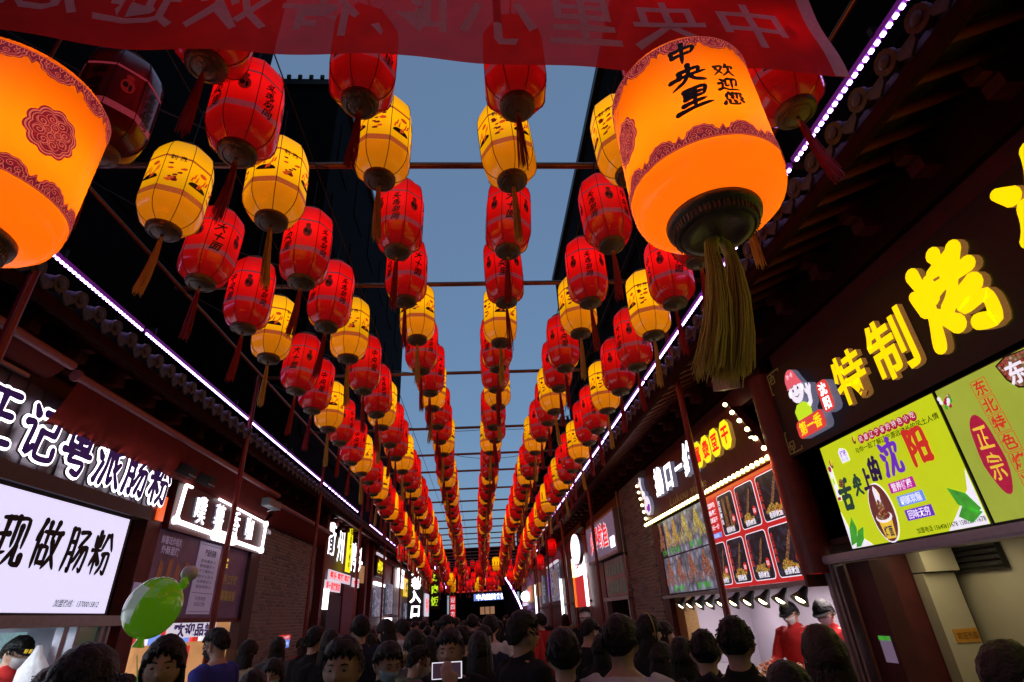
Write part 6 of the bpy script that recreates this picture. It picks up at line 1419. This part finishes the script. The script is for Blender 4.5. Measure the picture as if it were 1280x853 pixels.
person(-.02,4.6,1.66,R3(5),'dark haired person from behind between the smiling person and the one with glasses',hair='bob',fem=True)
person(1.13,6.36,1.69,R3(-60),'person in a black t-shirt looking down to the right by the red post','down',0,R3(-14),top='tee',skin=1)
person(.73,3.17,1.73,R3(-28),'person seen from behind in a pale t-shirt, tallest head at the lower right of centre','down',0,0,top='tee',col='white',hair='short')
person(1.29,4.63,1.71,R3(-75),'long haired person with a cream headband looking right','down',0,0,fem=True,hair='long',headband=True)
person(1.86,6.1,1.62,R3(-95),'long haired person in profile beyond the headband wearer','down',0,0,fem=True,hair='long',col='tan')
person(1.30,4.45,1.53,R3(-60),'shorter long haired person in front of the headband wearer, looking down','down',0,R3(-14),fem=True,hair='long',col='white',top='tee')
person(1.33,4.0,1.57,R3(-20),'person with very long black hair from behind, left of two short haired ones',fem=True,hair='long')
person(1.30,3.50,1.63,R3(-22),'short haired person from behind, left one of the two before the counter',hair='crop')
person(1.31,3.07,1.70,R3(-32),'short haired person from behind with ears showing, right one of the two before the counter',hair='crop',skin=1)
person(1.13,2.25,1.55,R3(-20),'broad dark person at the bottom edge right of the short haired pair')
person(1.50,2.60,1.65,R3(-15),'person with long dark brown hair from behind beside the thick red column',fem=True,hair='long',brown=True)
person(1.88,2.15,1.59,R3(-105),'person with glasses and brown hair at the lower right corner','down',0,R3(-14),fem=True,hair='bob',brown=True,glasses=True,skin=1)
# the staff
t=person(3.62,6.75,1.74,R3(118),'stall worker in a red jacket, dark cap and white mask, left of the two','work',0,R3(-14),col='red',mask='white',cap='charcoal',skin=0)
t=person(3.60,6.02,1.74,R3(120),'stall worker in a red jacket, dark cap and white mask, right of the two','work',0,R3(-14),col='red',mask='white',cap='charcoal',skin=0)
t=person(-4.28,5.80,1.83,R3(-92),'cook in a black cap with yellow characters and white mask inside the noodle roll shop','work',0,R3(-14),col='red',mask='white',cap='black')
mb=MB(); text_mb(mb,'王记肠粉',Matrix.Rotation(R3(90),4,'X'),.03); mb.v=[(v[0],v[1]+.118,v[2]+HZ+.075) for v in mb.v]
mb=MB()
tp=template('work',0,R3(-14)); 
for i,ch in enumerate('王记肠粉'):
    a=(1.5-i)*.30
    Mx=Matrix.Translation(tp['hc'])@tp['Rm'].to_4x4()@Matrix.Rotation(a,4,'Z')@Matrix.Translation((0,.1185,.045))@Matrix(((-1,0,0,0),(0,0,1,0),(0,1,0,0),(0,0,0,1)))
    text_mb(mb,ch,Mx,.030,offset=.02)
link('cap_lettering',mb.mesh('cap_lettering',M['yelp']),t)
# packed crowd down the lane
tops=['black','grey','charcoal','navy','grey','black','red','white','tan','pink','green','black','white']
pool=[('down',0,0,False),('down',0,R3(-14),False),('down',0,0,True),('down',0,R3(-14),True)]
rg=random.Random(12); placed=[(o.location.x,o.location.y) for o in bpy.data.objects if o.name.startswith('person') and o.type=='EMPTY']
cn={'black':'black','charcoal':'charcoal','navy':'navy','grey':'grey','white':'white','tan':'tan','pink':'pale pink','green':'sage green','red':'red'}
special=[(1.63,9.24,1.80,R3(160),dict(cap='white',col='black',mask='white'),'person in a white cap facing the viewer far right by the small lit shop'),
 (.10,7.03,1.77,R3(-5),dict(col='white',top='tee'),'person seen from behind in a pale t-shirt at the centre of the lane'),
 (.99,10.0,1.76,R3(30),dict(col='red'),'person in a bright red jacket in the middle distance right of centre'),
 (-.16,10.05,1.80,R3(3),dict(col='black'),'tall dark person at the vanishing end of the lane centre')]
for x,y,H,yw,kw,l in special:
    person(x,y,H,yw,l,'down',0,0,**kw); placed.append((x,y))
k=0; used=set(); cnt={}; todo=[]; crowd=[]
for n in range(2000):
    if k>=100: break
    y=5.2+ (rg.random()**1.35)*30; x=rg.uniform(-2.9,2.2)
    if y<6.5 and x>-.2 and x<1: pass
    if any((x-a)**2+(y-b)**2<(.42 if y<12 else .5)**2 for a,b in placed): continue
    placed.append((x,y)); c=tops[rg.randrange(len(tops))]; po=pool[rg.randrange(4)]; away=rg.random()<.65
    yw=rg.gauss(0,.5) if away else PI+rg.gauss(0,.5); H=rg.uniform(1.60,1.80)-(.06 if po[3] else 0)
    hr=rg.choice(['long','bob']) if po[3] else rg.choice(['short','crop','short'])
    side='left' if x<-1 else 'right' if x>.9 else 'middle'
    far='in the near part' if y<9 else 'halfway down' if y<17 else 'far down'
    base=f"{cn[c]} top, {'long' if hr=='long' else 'bobbed' if hr=='bob' else 'short'} hair, {'back turned' if away else 'facing the viewer'}, {side} of the lane"
    cnt[base]=cnt.get(base,0)+1; lab=f"person, {base}"; todo.append((base,y))
    grp='people packed along the lane'
    pp=person(x,y,H,yw,lab,po[0],po[1],po[2],po[3],hair=hr,col=c,skin=rg.randrange(2),trous=rg.choice(['black','charcoal','navy']),mask=rg.choice([None,None,'white','blue','black']) if not away else None,face=not away and y<14,group=grp,brown=rg.random()<.15,hood=rg.random()<.2,top='tee' if rg.random()<.25 else 'jacket'); crowd.append((base,y,pp)); k+=1
for base in cnt:
    cs=sorted([(y,p) for b,y,p in crowd if b==base],key=lambda q:q[0])
    if len(cs)>1:
        for i,(y,p) in enumerate(cs): p['label']=f"person, {base}, {'nearest' if i==0 else oname[i]+' nearest'} such"
# counter goods at the right stall
t=root('food_tray',(3.2,6.2,1.0),'lit tray heaped with red chilli snacks on the fried food counter','tray')
mb=MB(); mb.b2(3.05,3.4,5.7,6.9,1.0,1.05); wpart('tray',mb,M['alu'],t); mb=MB()
for i in range(150): mb.ell((rnd.uniform(3.08,3.37),rnd.uniform(5.75,6.85),1.06+rnd.uniform(0,.12)),(.03,.03,.022),6,4)
wpart('snack_heap',mb,M['food3'],t,kind='stuff')
t=root('plastic_bag',(-3.95,5.05,1.45),'white plastic bag with shop characters hanging in the noodle roll shop window','bag')
mb=MB(); mb.tube([(-3.98,5.68,1.78),(-3.98,5.68,1.71),(-3.98,5.69,1.6),(-3.98,5.7,1.42),(-3.98,5.7,1.36)],[(.02,.02),(.05,.03),(.13,.06),(.15,.07),(.13,.05)],14); wpart('bag',mb,mat('thin white plastic',(.7,.7,.75),.35,em=(.5,.5,.58),es=.35,bump=.8,bscale=14),t); T('lettering','王记肠粉','L',5.69,1.52,.06,.0,M['navyp'],t,X=-3.905,w=.2,offset=.03)
